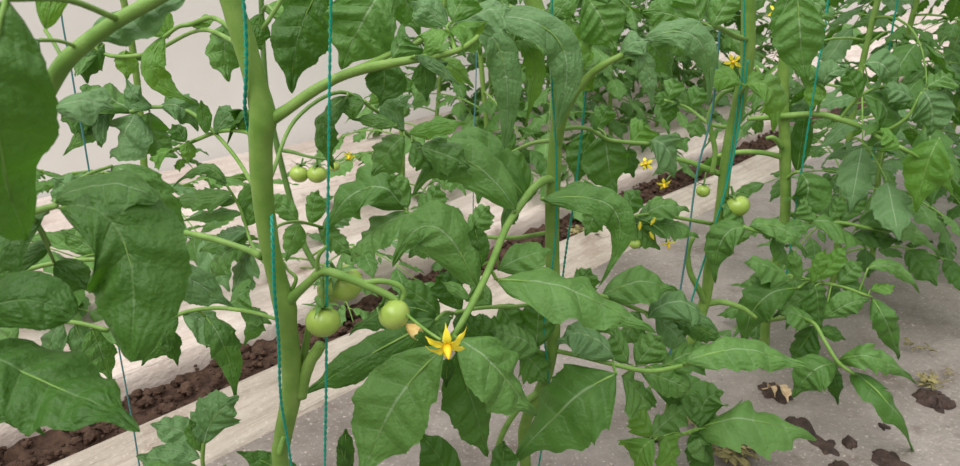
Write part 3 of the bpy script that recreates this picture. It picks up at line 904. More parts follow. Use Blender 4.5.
leaf(p2, .645, [(618, 57, YB - .03, 6), (630, 50, .645, 5), (648, 40, .645, 4)], [
    (620, 54, 653, 42, 28, {'l': .2, 'k': 'p', 'm': (634, 42, .64)}), (645, 39, 708, 106, 34, {'m': (698, 40, .63), 'l': .25, 'k': 'p', 's': 95, 'r': 22, 'f': .35}),
    (628, 52, 652, 112, 26, {'m': (646, 66, .64), 'l': .4, 'k': 'p', 's': 96}), (646, 38, 672, 78, 36, {'y': .67, 'k': 'n', 'l': .2}),
    (650, 36, 716, 32, 20, {'y': .66, 'k': 'p', 'm': (682, 24, .66)}), (600, 66, 576, 98, 34, {'y': .68, 'k': 'f', 'l': .3, 'm': (584, 76, .68)}),
])
leaf(p2, .72, [(556, 130, YB, 6), (585, 128, .70, 5), (610, 140, .72, 5), (650, 144, .72, 5)], [
    (606, 134, 616, 196, 50, {'m': (608, 162, .72), 'l': .15, 'k': 'n', 's': 101}), (650, 140, 676, 178, 42, {'m': (666, 148, .71), 'l': .12, 'k': 'p', 's': 102}),
    (590, 130, 576, 186, 36, {'y': .75, 'k': 'd', 'l': .2}), (630, 146, 648, 124, 36, {'y': .76, 'k': 'f', 'l': .4}), (628, 148, 634, 178, 24, {'y': .77, 'k': 'd'}),
    (598, 128, 610, 106, 26, {'y': .75, 'k': 'n'}), (660, 142, 690, 140, 22, {'y': .75, 'k': 'n'}),
])
leaf(p2, .64, [(548, 364, YB, 6), (540, 352, .66, 5), (520, 350, .64, 5), (500, 352, .64, 4)], [
    (540, 350, 488, 330, 38, {'k': 'n'}), (536, 348, 540, 300, 44, {'k': 'n', 'y': .66}), (520, 350, 548, 384, 44, {'k': 'n', 'y': .65}),
    (510, 352, 468, 316, 36, {'k': 'd'}), (505, 350, 492, 400, 34, {'k': 'd'}), (530, 352, 508, 312, 32, {'k': 'n', 'y': .68}),
])
leaf(p2, .62, [(553, 300, YB, 6), (520, 306, .65, 5), (480, 308, .62, 5), (440, 316, .62, 4)], [
    (462, 310, 436, 276, 36, {'k': 'd', 'y': .64}), (440, 314, 396, 284, 34, {'k': 'n', 'y': .64}), (436, 316, 350, 336, 34, {'k': 'd', 'l': .2, 'm': (392, 308, .60)}),
    (470, 312, 458, 340, 36, {'k': 'd', 'y': .62}), (452, 318, 388, 356, 40, {'k': 'd', 'y': .61, 'l': .3}), (492, 306, 470, 284, 30, {'k': 'n', 'y': .66}),
    (436, 320, 304, 394, 42, {'k': 'd', 'y': .56, 'l': .35, 'm': (360, 360, .56), 's': 104}), (500, 306, 520, 340, 40, {'k': 'n', 'y': .66}),
])
leaf(p2, .60, [(526, 470, YB, 6), (490, 500, .62, 6), (450, 500, .60, 5)], [
    (455, 496, 418, 430, 42, {'l': .1, 'k': 'd', 'm': (442, 464, .60), 's': 105}), (500, 488, 505, 440, 30, {'k': 'd', 'l': .2}), (470, 500, 440, 520, 30, {'k': 'n'}),
])
leaf(p2, .66, [(552, 350, YB, 6), (580, 356, .655, 6), (612, 364, .65, 6), (650, 371, .65, 6), (690, 364, .66, 5)], [
    (616, 374, 514, 462, 84, {'y': .62, 'm': (568, 404, .61), 'l': .3, 's': 111, 'k': 'n', 'r': -4}), (614, 358, 556, 344, 38, {'l': .3, 'k': 'p', 'y': .65, 'm': (585, 334, .65)}),
    (686, 363, 816, 373, 36, {'l': .3, 'k': 'n', 'y': .65, 'm': (746, 350, .645), 's': 112}), (640, 372, 700, 398, 34, {'l': .3, 'k': 'n', 'y': .68}),
    (636, 366, 662, 336, 34, {'l': .4, 'k': 'n', 'y': .70}), (660, 368, 718, 346, 36, {'l': .45, 'k': 'n', 'y': .70}), (622, 376, 650, 410, 38, {'k': 'n', 'y': .68}),
    (628, 364, 610, 330, 28, {'k': 'n', 'y': .68}),
], label='long leaf reaching over the planting hole')
leaf(p2, .72, [(553, 312, YB, 6), (575, 300, .69, 5), (602, 296, .71, 5), (650, 314, .73, 5), (680, 320, .73, 4)], [
    (602, 296, 677, 291, 42, {'l': .3, 'k': 'n', 'm': (640, 282, .71), 's': 121}), (648, 318, 716, 331, 34, {'l': .1, 'k': 'p', 'm': (680, 302, .72), 's': 122}),
    (590, 300, 616, 338, 40, {'k': 'n', 'l': .4}), (672, 320, 726, 344, 30, {'k': 'd', 'y': .76}), (640, 312, 622, 346, 34, {'k': 'n', 'y': .74}), (578, 300, 590, 268, 32, {'k': 'n', 'y': .74}),
    (655, 318, 690, 352, 34, {'k': 'p', 'y': .75}),
])

# ------------------------------------------------------------------ plant 3: the single round green tomato
YC = .882
p3 = plant_at('tomato plant with one round green tomato against its stem and yellow flowers beside it', .275, .882, None)
s3 = stem_path(p3, [(663, 446, YC, 10), (672, 400, YC, 10), (690, 345, YC, 11), (705, 300, YC, 11), (711, 262, YC, 12), (720, 216, YC, 12), (727, 156, YC, 12), (737, 110, YC, 13), (747, 62, YC, 14), (748, 0, YC, 14), (744, -60, YC, 12), (746, -130, YC, 10)], wob=.12)
stem_path(p3, [(706, 306, YC, 7), (699, 290, YC - .01, 6), (690, 272, YC - .01, 6), (688, 252, YC - .01, 5), (694, 236, YC - .01, 4)], M_PET, 'side_shoot')
stem_path(p3, [(706, 304, YC, 7), (722, 302, YC - .01, 6), (742, 308, YC - .02, 5), (756, 318, YC - .02, 4)], M_PET, 'side_shoot')
stem_path(p3, [(720, 174, YC, 6), (700, 166, YC, 6), (682, 160, YC, 5), (664, 158, YC, 4)], M_PET, 'side_shoot')
stem_path(p3, [(712, 174, YC - .01, 5), (715, 150, YC - .01, 5), (709, 118, YC - .01, 5), (720, 96, YC - .01, 5), (734, 88, YC - .01, 4)], M_PET, 'side_shoot')
tomato(p3, 737, 206, YC - .012, 25, (731, 186, YC - .006), .86)
tomato(p3, 703, 191, YC - .01, 14, (706, 172, YC - .005))
tomato(p3, 635, 244, .80, 11, (634, 232, .80))
flower(p3, 668, 243, .80, 18, (.2, -.4, -.8), [(662, 232, .80), (648, 222, .81), (630, 216, .82)], 5, 2)
flower(p3, 646, 164, .86, 17, (-.3, -.7, .2), [(655, 158, .87), (668, 158, YC)], 5, 4)
flower(p3, 664, 184, .86, 16, (-.1, -.8, -.3), [(672, 174, .87), (690, 164, YC)], 5, 6)
for i, (x, y) in enumerate(((628, 240), (640, 222), (650, 232), (622, 226), (655, 218))):
    bud(p3, x, y, .81, 8, (rng.uniform(-.5, .5), -.3, -.6), i)
stem_path(p3, [(712, 224, YC, 4), (680, 218, .85, 4), (650, 214, .82, 3), (628, 218, .81, 3), (612, 226, .81, 2)], M_PET, 'truss_stalk', 8)
flower(p3, 733, 62, .86, 20, (-.2, -.9, .1), [(738, 72, .87), (744, 90, YC)], 5, 8)
leaf(p3, .84, [(720, 220, YC, 6), (735, 224, .85, 5), (747, 228, .84, 5), (775, 236, .84, 4)], [
    (748, 227, 715, 283, 46, {'m': (722, 240, .83), 'l': .35, 's': 131, 'r': -10}), (750, 226, 808, 255, 26, {'l': .3, 'm': (780, 228, .84), 'k': 'n'}),
    (745, 225, 720, 204, 24, {'k': 'n', 'y': .86}), (770, 234, 815, 226, 26, {'k': 'n', 'y': .86}), (772, 238, 790, 268, 24, {'k': 'n', 'y': .86}),
], ws=.82)
leaf(p3, .84, [(744, 100, YC, 5), (742, 92, .86, 5), (746, 86, .84, 4)], [
    (746, 84, 773, 132, 38, {'l': .3, 'k': 'f', 'm': (772, 92, .83), 's': 141}), (742, 84, 706, 88, 28, {'l': .4, 'k': 'f', 'm': (724, 78, .84)}), (748, 82, 766, 74, 16, {'k': 'f'}),
])
leaf(p3, .80, [(748, 40, YC, 7), (735, 36, .85, 7), (715, 26, .82, 6), (690, 22, .80, 5)], [
    (700, 22, 688, -14, 40, {'k': 'n'}), (690, 22, 642, 12, 36, {'k': 'n'}), (712, 27, 735, -8, 34, {'k': 'n'}), (696, 26, 668, 60, 28, {'k': 'n', 'y': .84}),
])
leaf(p3, .80, [(748, -5, YC, 6), (770, -20, .84, 5), (796, -8, .80, 5)], [
    (798, -4, 806, 87, 54, {'m': (800, 34, .79), 'l': .32, 's': 151, 'f': .3, 'k': 'n'}), (790, -6, 772, 46, 24, {'l': .4, 'y': .82, 'k': 'n'}), (800, -8, 830, 20, 30, {'k': 'n', 'y': .82}),
])
leaf(p3, .92, [(735, 128, YC, 5), (710, 124, .90, 5), (688, 108, .92, 4), (664, 100, .92, 4)], [
    (680, 104, 652, 98, 18, {'k': 'd'}), (672, 102, 668, 126, 20, {'k': 'd'}), (690, 108, 704, 88, 26, {'k': 'n'}), (700, 118, 690, 138, 24, {'k': 'n'}), (668, 100, 676, 78, 24, {'k': 'n'}),
])

# ------------------------------------------------------------------ plant 4: behind it, over the spread of lobed leaves at the right
YD = 1.095
p4 = plant_at('tomato plant with a level side branch and lobed leaves over muddy grey film', .455, 1.095, None)
s4 = stem_path(p4, [(764, 372, YD, 9), (766, 320, YD, 9), (776, 262, YD, 9), (785, 215, YD, 10), (785, 150, YD, 11), (783, 100, YD, 11), (784, 50, YD, 10), (786, 0, YD, 10), (790, -80, YD, 8)], wob=.1)
stem_path(p4, [(748, 119, YD - .03, 4), (764, 118, YD - .02, 5), (784, 116, YD - .01, 6), (817, 114, 1.07, 6), (840, 119, 1.05, 6), (862, 127, 1.04, 5)], M_PET, 'side_shoot')
stem_path(p4, [(782, 157, YD, 6), (764, 153, YD, 5), (740, 152, YD, 5), (716, 156, YD, 4)], M_PET, 'side_shoot')
stem_path(p4, [(782, 148, YD - .01, 5), (774, 138, YD - .02, 5), (766, 138, YD - .02, 3)], M_PET, 'side_shoot')
stem_path(p4, [(780, 104, YD - .01, 4), (770, 88, YD - .02, 4), (760, 74, YD - .03, 4), (756, 66, YD - .03, 3)], M_PET, 'side_shoot')
flower(p4, 776, 12, 1.05, 18, (-.2, -.9, .1), [(770, 24, 1.06), (762, 44, 1.08)], 5, 3)
bud(p4, 777, 84, 1.05, 13, (.2, -.4, -.8), 5)
leaf(p4, 1.06, [(817, 115, 1.07, 4), (820, 100, 1.06, 4), (823, 86, 1.06, 4)], [
    (822, 88, 852, 72, 30, {'l': .4, 'k': 'p', 'm': (832, 72, 1.05)}), (818, 80, 810, 112, 22, {'l': .1, 'k': 'f'}), (824, 84, 800, 70, 20, {'k': 'n'}),
])
leaf(p4, 1.03, [(840, 119, 1.05, 4), (852, 104, 1.04, 4), (866, 92, 1.03, 4), (890, 84, 1.03, 3)], [
    (862, 94, 868, 146, 44, {'m': (886, 112, 1.02), 'l': .3, 'k': 'n', 's': 161}), (864, 64, 894, 92, 38, {'l': .2, 'k': 'p', 'm': (884, 66, 1.02), 's': 162}), (880, 88, 914, 110, 24, {'k': 'n'}),
    (858, 98, 846, 70, 26, {'k': 'n'}),
])
leaf(p4, 1.0, [(862, 127, 1.04, 4), (880, 132, 1.02, 4), (906, 118, 1.0, 4), (922, 92, 1.0, 3)], [
    (922, 90, 928, 136, 44, {'m': (932, 110, .99), 'l': .15, 'k': 'p', 's': 171}), (915, 100, 884, 88, 22, {'k': 'p'}), (926, 88, 952, 74, 26, {'k': 'n'}),
])
leaf(p4, .98, [(862, 127, 1.04, 4), (884, 140, 1.0, 5), (902, 148, .98, 5), (920, 158, .98, 4)], [
    (940, 138, 916, 212, 46, {'m': (926, 168, .97), 'l': .35, 'k': 'f', 's': 181}), (936, 150, 952, 196, 24, {'k': 'f', 'l': .6}), (900, 148, 880, 132, 18, {'k': 'f'}),
])
leaf(p4, 1.06, [(784, 180, YD, 5), (796, 172, 1.07, 4), (803, 174, 1.06, 4)], [
    (800, 172, 794, 218, 48, {'m': (808, 192, 1.05), 'l': .15, 'k': 'n', 's': 191}), (797, 172, 806, 108, 22, {'k': 'd', 'l': .2, 'y': 1.10}),
])
leaf(p4, 1.04, [(780, 240, YD, 6), (800, 226, 1.06, 5), (835, 222, 1.04, 5), (868, 228, 1.03, 4), (890, 232, 1.03, 3)], [
    (810, 222, 866, 250, 28, {'l': .4, 'k': 'n', 'm': (838, 226, 1.03)}), (866, 226, 938, 258, 32, {'l': .5, 'k': 'n', 'm': (902, 222, 1.02), 's': 195}), (850, 238, 902, 242, 26, {'k': 'd', 'l': .2}),
    (840, 222, 868, 196, 26, {'k': 'n', 'l': .6}), (860, 226, 906, 206, 28, {'k': 'n', 'l': .6}), (815, 222, 800, 200, 24, {'k': 'n'}), (830, 222, 842, 196, 22, {'k': 'n'}), (880, 228, 874, 252, 18, {'k': 'n'}),
], ws=.78)
leaf(p4, .98, [(772, 280, YD, 6), (790, 276, 1.04, 5), (815, 282, 1.0, 5), (840, 286, .98, 4), (868, 296, .97, 4)], [
    (798, 288, 744, 350, 52, {'m': (758, 304, .95), 'l': .4, 'k': 'n', 's': 201}), (824, 319, 870, 300, 34, {'l': .05, 'k': 'n', 'y': .95, 'm': (848, 304, .94), 's': 202, 'r': 25}),
    (872, 298, 899, 360, 34, {'l': .35, 'k': 'n', 'm': (888, 326, .95), 's': 203}), (868, 268, 920, 294, 22, {'l': .7, 'k': 'n', 'm': (896, 268, .98), 's': 204}),
    (840, 284, 872, 296, 26, {'k': 'n'}), (838, 284, 862, 262, 30, {'k': 'n', 'l': .6}), (820, 280, 846, 246, 26, {'k': 'f', 'l': .6}), (812, 284, 826, 248, 20, {'k': 'f', 'l': .5}),
    (800, 280, 790, 248, 20, {'k': 'n'}), (790, 278, 744, 262, 30, {'k': 'n', 'l': .3}), (780, 284, 740, 286, 26, {'k': 'n', 'l': .5}), (815, 286, 820, 332, 36, {'k': 'n', 'y': .97}),
    (832, 288, 846, 318, 24, {'k': 'n', 'y': 1.0}), (806, 284, 786, 330, 30, {'k': 'n', 'y': 1.0}), (870, 290, 896, 286, 18, {'k': 'f', 'l': .6}),
    (822, 292, 772, 318, 32, {'k': 'n', 'y': .99}),
], ws=.8)
leaf(p4, .90, [(768, 320, YD, 6), (790, 318, 1.0, 5), (812, 322, .93, 5), (824, 340, .90, 5), (838, 362, .88, 5), (854, 374, .87, 4)], [
    (838, 361, 917, 384, 36, {'m': (876, 358, .86), 'l': .8, 'k': 'n', 's': 211}), (838, 363, 793, 398, 50, {'m': (812, 372, .88), 'l': .4, 'k': 'n', 's': 212}),
    (853, 374, 921, 468, 22, {'m': (890, 406, .84), 'l': .8, 'k': 'n', 's': 213, 'f': .35}), (832, 368, 838, 405, 22, {'k': 'd', 'y': .92}),
    (814, 322, 780, 312, 30, {'k': 'n', 'y': .95}), (816, 326, 790, 366, 36, {'k': 'd', 'y': .97}), (820, 330, 846, 340, 20, {'k': 'd', 'y': .95}),
], label='leaf drooping over the muddy film', ws=.85)
leaf(p3, .80, [(670, 410, YC, 7), (664, 432, .84, 6), (656, 438, .80, 6), (676, 436, .79, 5), (698, 429, .78, 5)], [
    (697, 429, 817, 440, 56, {'m': (752, 420, .77), 'l': .85, 'k': 'n', 's': 221}), (700, 428, 724, 392, 44, {'l': .3, 'k': 'n', 'y': .79, 'm': (705, 402, .80)}),
    (698, 431, 714, 462, 22, {'l': .1, 'k': 'n', 'm': (702, 448, .77)}), (690, 434, 712, 480, 34, {'k': 'd', 'y': .78}), (654, 440, 638, 476, 50, {'k': 'f', 'y': .74, 'l': .4, 'm': (640, 452, .73)}),
    (652, 436, 630, 410, 30, {'k': 'f', 'l': .6, 'y': .77}), (720, 430, 690, 402, 28, {'k': 'n', 'y': .80}), (664, 436, 676, 470, 34, {'k': 'f', 'y': .75}),
    (650, 438, 690, 404, 30, {'k': 'n', 'y': .82}),
])
leaf(p3, .90, [(690, 345, YC, 6), (676, 356, .87, 5), (660, 372, .86, 5), (648, 390, .86, 4)], [
    (664, 366, 712, 346, 30, {'k': 'n', 'y': .9}), (655, 382, 718, 398, 32, {'k': 'n', 'y': .84}), (650, 388, 640, 410, 30, {'k': 'n', 'y': .84}), (670, 360, 640, 342, 30, {'k': 'n', 'y': .9}),
    (652, 386, 716, 412, 34, {'k': 'd', 'y': .86}),
])

# ------------------------------------------------------------------ plants further along the near row
far = [('tomato plant standing fifth along the near row, just past the level side branch', 1),
       ('tomato plant sixth along the near row, among crowded leaves', 2), ('tomato plant seventh along the near row by the right edge', 3),
       ('tomato plant eighth along the near row at the right edge', 4), ('tomato plant ninth along the near row, deep in the crowded leaves', 5),
       ('farthest tomato plant visible in the near row', 6)]
for i, (lb, sd) in enumerate(far):
    t = .292 + .594 - .594 + .3 * 0
    c = Vector((.275, .882, 0)) + AX * (.3 * (i + 2))
    tt, nn = c.dot(AX), c.dot(NX)
    zs = [.10 + .042 * k + rng.uniform(-.02, .02) for k in range(22 - i)]
    row_plant(lb, tt, nn, 1.15, zs, .0065, 20 + sd, (rng.uniform(-.04, .04), rng.uniform(-.04, .04)), (.8, 1.1))

# ------------------------------------------------------------------ second row, on the white film beyond the furrow
second = [
    (.20, 'low tomato plant in the back row behind the big blurred leaves', [.03, .05, .08, .10, .13, .16, .2, .24, .29, .34], 'n'),
    (.52, 'tomato plant in the back row, seen between the blurred leaves and the forked stem', [.03, .05, .07, .10, .13, .16, .19, .23, .27, .32], 'n'),
    (.86, 'back row tomato plant with two small green tomatoes, just right of the forked stem', [.03, .05, .08, .10, .13, .16, .19, .22, .26], 't'),
    (1.17, 'tomato plant in the back row with a straight bare stem against the white wall', [.03, .05, .08, .10, .13, .16, .19, .23, .27, .33], 'n'),
    (1.50, 'tomato plant in the back row behind the middle plant', [.06, .10, .14, .19, .25, .31, .38, .46, .55, .66], 'n'),
    (1.84, 'tomato plant in the back row, second to the right of the straight bare stem', [.05 + .042 * z for z in range(17)], 'n'),
    (2.18, 'tomato plant in the back row behind the round green tomato', [.05 + .036 * z for z in range(23)], 'n'),
    (2.52, 'tomato plant in the back row, right behind the level side branch', [.05 + .036 * z for z in range(23)], 'n'),
    (2.86, 'crowded tomato plant in the back row past the level side branch', [.05 + .036 * z for z in range(23)], 'n'),
    (3.20, 'tomato plant in the back row at the upper right', [.05 + .036 * z for z in range(23)], 'n'),
    (3.56, 'farthest tomato plant in the back row at the upper right', [.05 + .036 * z for z in range(23)], 'n'),
]
for t, a in ((1.75, 'behind the slanting twine of the middle plant'), (2.05, 'behind the yellow flower of the round tomato plant'), (2.38, 'behind the upper stem of the round tomato plant'),
             (2.72, 'behind the large hanging leaf at upper right'), (3.05, 'behind the crowded leaves at the upper right'), (3.40, 'behind the upper right corner leaves')):
    pl, c = row_plant('tomato plant against the white wall, ' + a, t, 1.93, 1.2, [.04 + .045 * z for z in range(19)], .007, int(t * 100), (0, 0), (.95, 1.3))
for i, (t, lb, zs, k) in enumerate(second):
    path = None
    if k == 't':
        path = [W(323, 277, 1.475), W(313, 262, 1.48), W(301, 238, 1.49), (W(289, 195, 1.5)), W(276, 142, 1.5), W(266, 90, 1.5), W(262, 20, 1.5), W(260, -60, 1.5)]
    pl, c = row_plant(lb, t, 1.46, 1.25, zs, .0075, 60 + i, (0, 0), (.85, 1.2) if t < 1.4 else (.95, 1.3), path=path)
    if k == 't':
        YT = 1.5
        stem_path(pl, [(278, 150, YT, 4), (292, 152, YT - .03, 4), (306, 156, YT - .05, 3), (318, 158, YT - .06, 3), (334, 160, YT - .06, 2)], M_STEMD, 'truss_stalk', 8)
        tomato(pl, 299, 174, YT - .06, 19, (303, 158, YT - .05))
        tomato(pl, 317, 174, YT - .06, 20, (317, 159, YT - .06))
        tomato(pl, 334, 166, YT - .05, 12, (333, 156, YT - .05))
        flower(pl, 349, 156, YT - .05, 14, (0, -.8, -.3), [(343, 152, YT - .05), (334, 160, YT - .06)], 5, 9)

# ------------------------------------------------------------------ twine
def twine(label, spec, mat, strands=2, dia=None):
    mb = MB()
    P = []
    for x, y, Y, d in spec:
        p = W(x, y, Y); P.append((p.x, p.y, p.z, d * pscale(y, Y) * .5))
    C = catmull(P, 24)
    if strands == 1:
        tube(mb, [c[:3] for c in C], [c[3] for c in C], 6)
    else:
        L = 0
        for s in range(strands):
            pts = []; L = 0
            for i, c in enumerate(C):
                if i: L += (Vector(c[:3]) - Vector(C[i - 1][:3])).length
                a = L / .011 * 2 * math.pi + s * math.pi
                r = c[3] * .5
                pts.append(Vector(c[:3]) + Vector((math.cos(a) * r, math.sin(a) * r, 0)))
            tube(mb, pts, [c[3] * .62 for c in C], 5)
    return tag(mb.build('twine', mat), label, 'twine')

twine('thick green twine running down along the forked main stem', [(228, -140, YA - .02, 4), (243, -5, YA - .014, 4), (246, 40, YA - .012, 4), (246, 80, YA - .010, 4), (245, 108, YA - .002, 4), (249, 132, YA + .012, 4), (260, 180, YA + .013, 4), (269, 203, YA + .006, 4), (272, 222, YA - .008, 4), (273, 250, YA - .016, 4), (275, 300, YA - .018, 4), (279, 345, YA - .016, 3.5), (281, 400, YA - .015, 3), (292, 470, YA - .012, 3), (312, 640, YA - .012, 3)], M_TWINE)
twine('green twine hanging free just right of the forked stem', [(334, -120, .45, 4), (331, 0, .45, 3.6), (329, 130, .45, 3.6), (327, 300, .45, 3.4), (326, 400, .45, 3.2), (325, 466, .45, 3.2), (324, 660, .45, 3)], M_TWINE)
twine('green twine winding close against the stem of the middle plant', [(556, -120, YB - .03, 2.6), (552, 0, YB - .03, 2.6), (552, 80, YB - .025, 2.6), (556, 150, YB - .018, 2.4), (556, 230, YB - .016, 2.4), (549, 290, YB - .016, 2.4), (544, 330, YB - .014, 2.2), (548, 400, YB - .014, 2.2), (530, 520, YB - .01, 2.2)], M_TWINE)
twine('slanting green twine just right of the middle plant stem', [(604, -60, .70, 2.6), (590, 50, .70, 2.6), (583, 120, .70, 2.6), (574, 200, .70, 2.6), (566, 252, .70, 2.4), (556, 330, .70, 2.2), (540, 440, .70, 2)], M_TWINE)
twine('thin green twine left of the single round tomato, slanting down to the film', [(724, -40, .86, 2), (716, 80, .86, 2), (708, 130, .86, 2), (697, 173, .86, 2), (688, 240, .86, 2), (678, 305, .86, 2), (666, 380, .86, 2)], M_TWINEB, 1)
twine('thin green twine crossing in front of the single round tomato plant', [(748, 60, .86, 2), (738, 130, .86, 2), (728, 180, .86, 2), (708, 248, .86, 2), (691, 303, .86, 2), (670, 380, .86, 2)], M_TWINE, 1)
twine('green twine tied along the upper stem of the round tomato plant', [(746, -80, YC - .016, 2.4), (744, 0, YC - .016, 2.4), (744, 55, YC - .016, 2.4), (738, 105, YC - .016, 2.2), (730, 160, YC - .014, 2.2), (722, 210, YC - .014, 2)], M_TWINE)
twine('green twine beside the large hanging leaf at upper right', [(832, -60, 1.05, 2.6), (827, 10, 1.05, 2.6), (822, 45, 1.05, 2.4), (817, 72, 1.05, 2.2), (800, 180, 1.06, 2), (786, 280, 1.08, 2)], M_TWINE)
twine('green twine at the upper right among crowded leaves', [(902, -40, 1.25, 2), (897, 5, 1.25, 2), (893, 25, 1.25, 2), (880, 110, 1.27, 1.6), (866, 200, 1.3, 1.4)], M_TWINE, 1)
twine('thin blue green twine hanging behind the blurred leaves at upper left', [(50, -90, .60, 1.8), (61, 12, .60, 1.8), (70, 62, .60, 1.8), (78, 110, .60, 1.8), (86, 152, .60, 1.8), (112, 310, .60, 1.6), (132, 420, .60, 1.6), (140, 470, .60, 1.6)], M_TWINEB, 1)
twine('thin pale twine hanging in front of the white wall near the straight bare stem', [(478, -20, 1.6, 1.2), (476, 80, 1.6, 1.2), (474, 136, 1.6, 1.2), (473, 230, 1.65, 1)], M_TWINEB, 1)

# ------------------------------------------------------------------ bits lying on the film
def patch(x, y, rx_, label, seed, name='mud_patch', mat=M_MUD, h=.003, kind=None, cat='mud'):
    """a low irregular crust lying on the film"""
    f = (FPX * SP + (y - 233) * CP)
    s = CAMZ / f
    c = Vector(((x - 480) * s, s * (FPX * CP - (y - 233) * SP), 0.002))
    r = rx_ * .8 * s
    mb = MB(); vs = [c + Vector((0, 0, h))]; fs = []
    K, RI = 48, 6
    for i in range(1, RI + 1):
        for k in range(K):
            a = 2 * math.pi * k / K
            e = 1 + .9 * noise.noise(Vector((math.cos(a) * 1.1 + seed, math.sin(a) * 1.1, seed * .7))) + .22 * noise.noise(Vector((math.cos(a) * 3 + i * .3, math.sin(a) * 4 + seed, 2)))
            rr = r * i / RI * max(.25, e)
            p = c + Vector((math.cos(a) * rr, math.sin(a) * rr * 1.35, 0))
            z = h * (1 - (i / RI) ** 2) + h * .9 * noise.noise(p * 160) * (1 - i / RI * .7) if i < RI else -.004
            p.z = c.z + z
            vs.append(p)
    for k in range(K):
        fs.append((0, 1 + k, 1 + (k + 1) % K))
    for i in range(RI - 1):
        for k in range(K):
            a0, b0 = 1 + i * K + k, 1 + i * K + (k + 1) % K
            fs.append((a0, a0 + K, b0 + K, b0))
    mb.add(vs, fs)
    for q in range(10):
        a = rng.uniform(0, 6.28); d = r * rng.uniform(0, .8)
        clod(mb, c + Vector((math.cos(a) * d, math.sin(a) * d * 1.3, h * .5)), r * rng.uniform(.05, .13), q + seed)
    o = mb.build(name, mat)
    return tag(o, label, cat, None, kind)

patch(934, 404, 20, 'dark clod of mud under dry weeds on the grey film at far right', 1, 'mud_clod', h=.012)
patch(800, 424, 13, 'small mud patch between the lobed leaf and the dry leaf', 2)
patch(826, 446, 14, 'mud patch beside the lobed leaf tip on the grey film', 3)
patch(849, 444, 8, 'small round mud crumb right of the lobed leaf tip', 4, 'mud_crumb', h=.008)
patch(884, 428, 6, 'narrow streak of mud left of the drooping leaf', 5)
patch(890, 462, 18, 'wide mud patch at the bottom edge under the drooping leaf tip', 6)
patch(772, 392, 17, 'dark soil showing in the planting hole beside the dry leaf', 7, 'planting_hole_soil', h=.003)
patch(661, 440, 15, 'dark soil showing in the planting hole of the round tomato plant', 8, 'planting_hole_soil', h=.003)
patch(838, 470, 14, 'mud patch cut off by the bottom edge, left of the drooping leaf', 9)

def weeds(x, y, rx, n, label, seed):
    f = (FPX * SP + (y - 233) * CP); s = CAMZ / f
    c = Vector(((x - 480) * s, s * (FPX * CP - (y - 233) * SP), 0.006)); r = rx * s
    rg = random.Random(seed); mb = MB()
    for i in range(n):
        a = rg.uniform(0, 6.28); b = rg.uniform(0, 6.28); d = rg.uniform(0, .7) * r
        p = c + Vector((math.cos(a) * d, math.sin(a) * d, rg.uniform(0, .010)))
        q = p + Vector((math.cos(b), math.sin(b), rg.uniform(-.05, .25))) * r * rg.uniform(.3, .9)
        if rg.random() < .45:
            leaflet_geo(mb, p, (p + q) * .5 + UP * .004, q, r * .3, Vector((rg.uniform(-.5, .5), rg.uniform(-.5, .5), 1)).normalized(), .5, .3, i, 8, 2)
        else:
            tube(mb, [p, (p + q) * .5 + UP * .003, q], [.0011, .001, .0006], 5)
    return tag(mb.build('dry_weeds', M_STRAW), label, 'weeds', None, 'stuff')
weeds(929, 388, 17, 40, 'dry yellowish weeds lying on the mud clod at far right', 1)
weeds(918, 352, 16, 12, 'few thin dry stalks on the film above the mud clod', 2)
weeds(735, 454, 34, 70, 'heap of dry weeds on the film under the lobed leaf', 3)
weeds(690, 425, 16, 26, 'dry weeds at the rim of the planting hole', 4)
weeds(581, 236, 18, 46, 'dry straw lying at the furrow edge just right of the middle stem', 6)
weeds(368, 338, 14, 12, 'few dry stalks in the soil furrow right of the three tomatoes', 7)
weeds(945, 378, 10, 6, 'dry stalk lying flat beside the mud clod', 5)

def dry(x, y, tx, ty, w, label, seed):
    f = (FPX * SP + (y - 233) * CP); s = CAMZ / f
    def g(x, y, z):
        s = (CAMZ - z) / (FPX * SP + (y - 233) * CP)
        return Vector(((x - 480) * s, s * (FPX * CP - (y - 233) * SP), z))
    mb = MB()
    B, T = g(x, y, .012), g(tx, ty, .008)
    leaflet_geo(mb, B, (B + T) * .5 + UP * .010, T, w * s, (UP + Vector((.3, -.4, 0))).normalized(), .7, -.5, seed, 20, 5)
    tube(mb, [B, B + Vector((-.008, .004, -.005))], [.001, .0008], 6)
    return tag(mb.build('dry_leaf', M_DRY), label, 'leaf')
dry(776, 386, 788, 403, 14, 'pale curled dry leaf lying by the planting hole under the long leaf', 3)
dry(768, 388, 775, 398, 9, 'small whitish dry leaf scrap left of the curled dry leaf', 5)

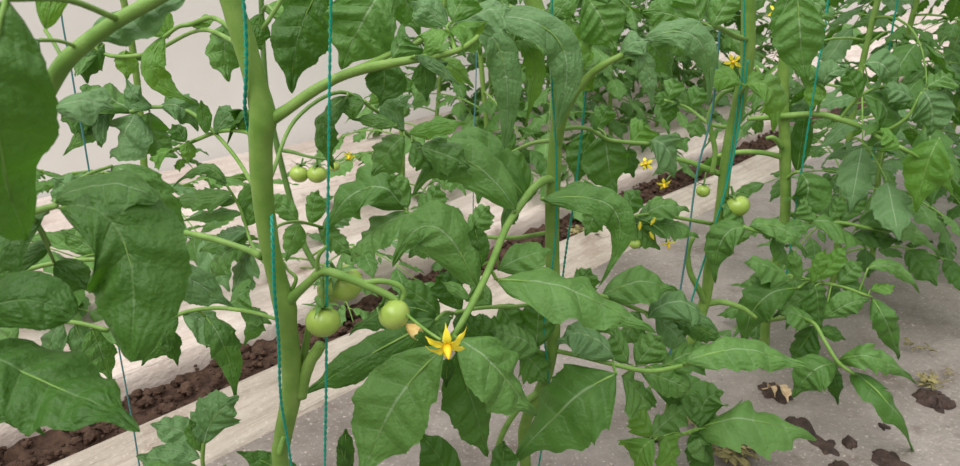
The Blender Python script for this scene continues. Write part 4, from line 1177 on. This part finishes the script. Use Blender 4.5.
# ------------------------------------------------------------------ light: bright overcast sky through the greenhouse roof
w = bpy.data.worlds.new('sky'); scene.world = w
w.use_nodes = True
nt = w.node_tree
bg = nt.nodes['Background']
tc = nt.nodes.new('ShaderNodeTexCoord')
sp = nt.nodes.new('ShaderNodeSeparateXYZ'); nt.links.new(tc.outputs['Generated'], sp.inputs[0])
rp = nt.nodes.new('ShaderNodeValToRGB'); nt.links.new(sp.outputs[2], rp.inputs[0])
# dim neighbouring rows near the horizon, bright cloud overhead
e = rp.color_ramp.elements
e[0].position = 0.0; e[0].color = (.06, .07, .05, 1)
e[1].position = 1.0; e[1].color = (1.0, 1.0, 0.98, 1)
x = rp.color_ramp.elements.new(.12); x.color = (.24, .25, .22, 1)
x = rp.color_ramp.elements.new(.45); x.color = (.80, .80, .78, 1)
vm = nt.nodes.new('ShaderNodeVectorMath'); vm.operation = 'DOT_PRODUCT'; vm.inputs[1].default_value = NX
nt.links.new(tc.outputs['Generated'], vm.inputs[0])
k = math_n(nt, 'MULTIPLY', math_n(nt, 'MAXIMUM', vm.outputs['Value'], 0.0), math_n(nt, 'MULTIPLY', math_n(nt, 'GREATER_THAN', sp.outputs[2], 0.0), 1.1))
k = math_n(nt, 'ADD', k, 1.0)
bg.inputs[1].default_value = 1.0
sc_ = nt.nodes.new('ShaderNodeVectorMath'); sc_.operation = 'SCALE'
nt.links.new(rp.outputs[0], sc_.inputs[0]); nt.links.new(math_n(nt, 'MULTIPLY', k, 1.2), sc_.inputs[3])
nt.links.new(sc_.outputs[0], bg.inputs[0])
sun = bpy.data.lights.new('sun', 'SUN'); sun.energy = 2.3; sun.angle = R(45); sun.color = (1.0, .98, .94)
so = bpy.data.objects.new('sun', sun); COL.objects.link(so)
so.rotation_euler = (R(28), R(-22), R(0))

cam = bpy.data.cameras.new('camera')
cam.sensor_width = 36.0; cam.lens = 36.0 * FPX / 960
cam.clip_start = .01
cam.dof.use_dof = True
cam.dof.focus_distance = .64
cam.dof.aperture_fstop = 20
co = bpy.data.objects.new('camera', cam); COL.objects.link(co)
co.location = CAM; co.rotation_euler = (R(90) - PITCH, 0, 0)
scene.camera = co
scene.view_settings.view_transform = 'Standard'
scene.view_settings.look = 'None'
scene.view_settings.exposure = 0.28
scene.view_settings.gamma = 1.0
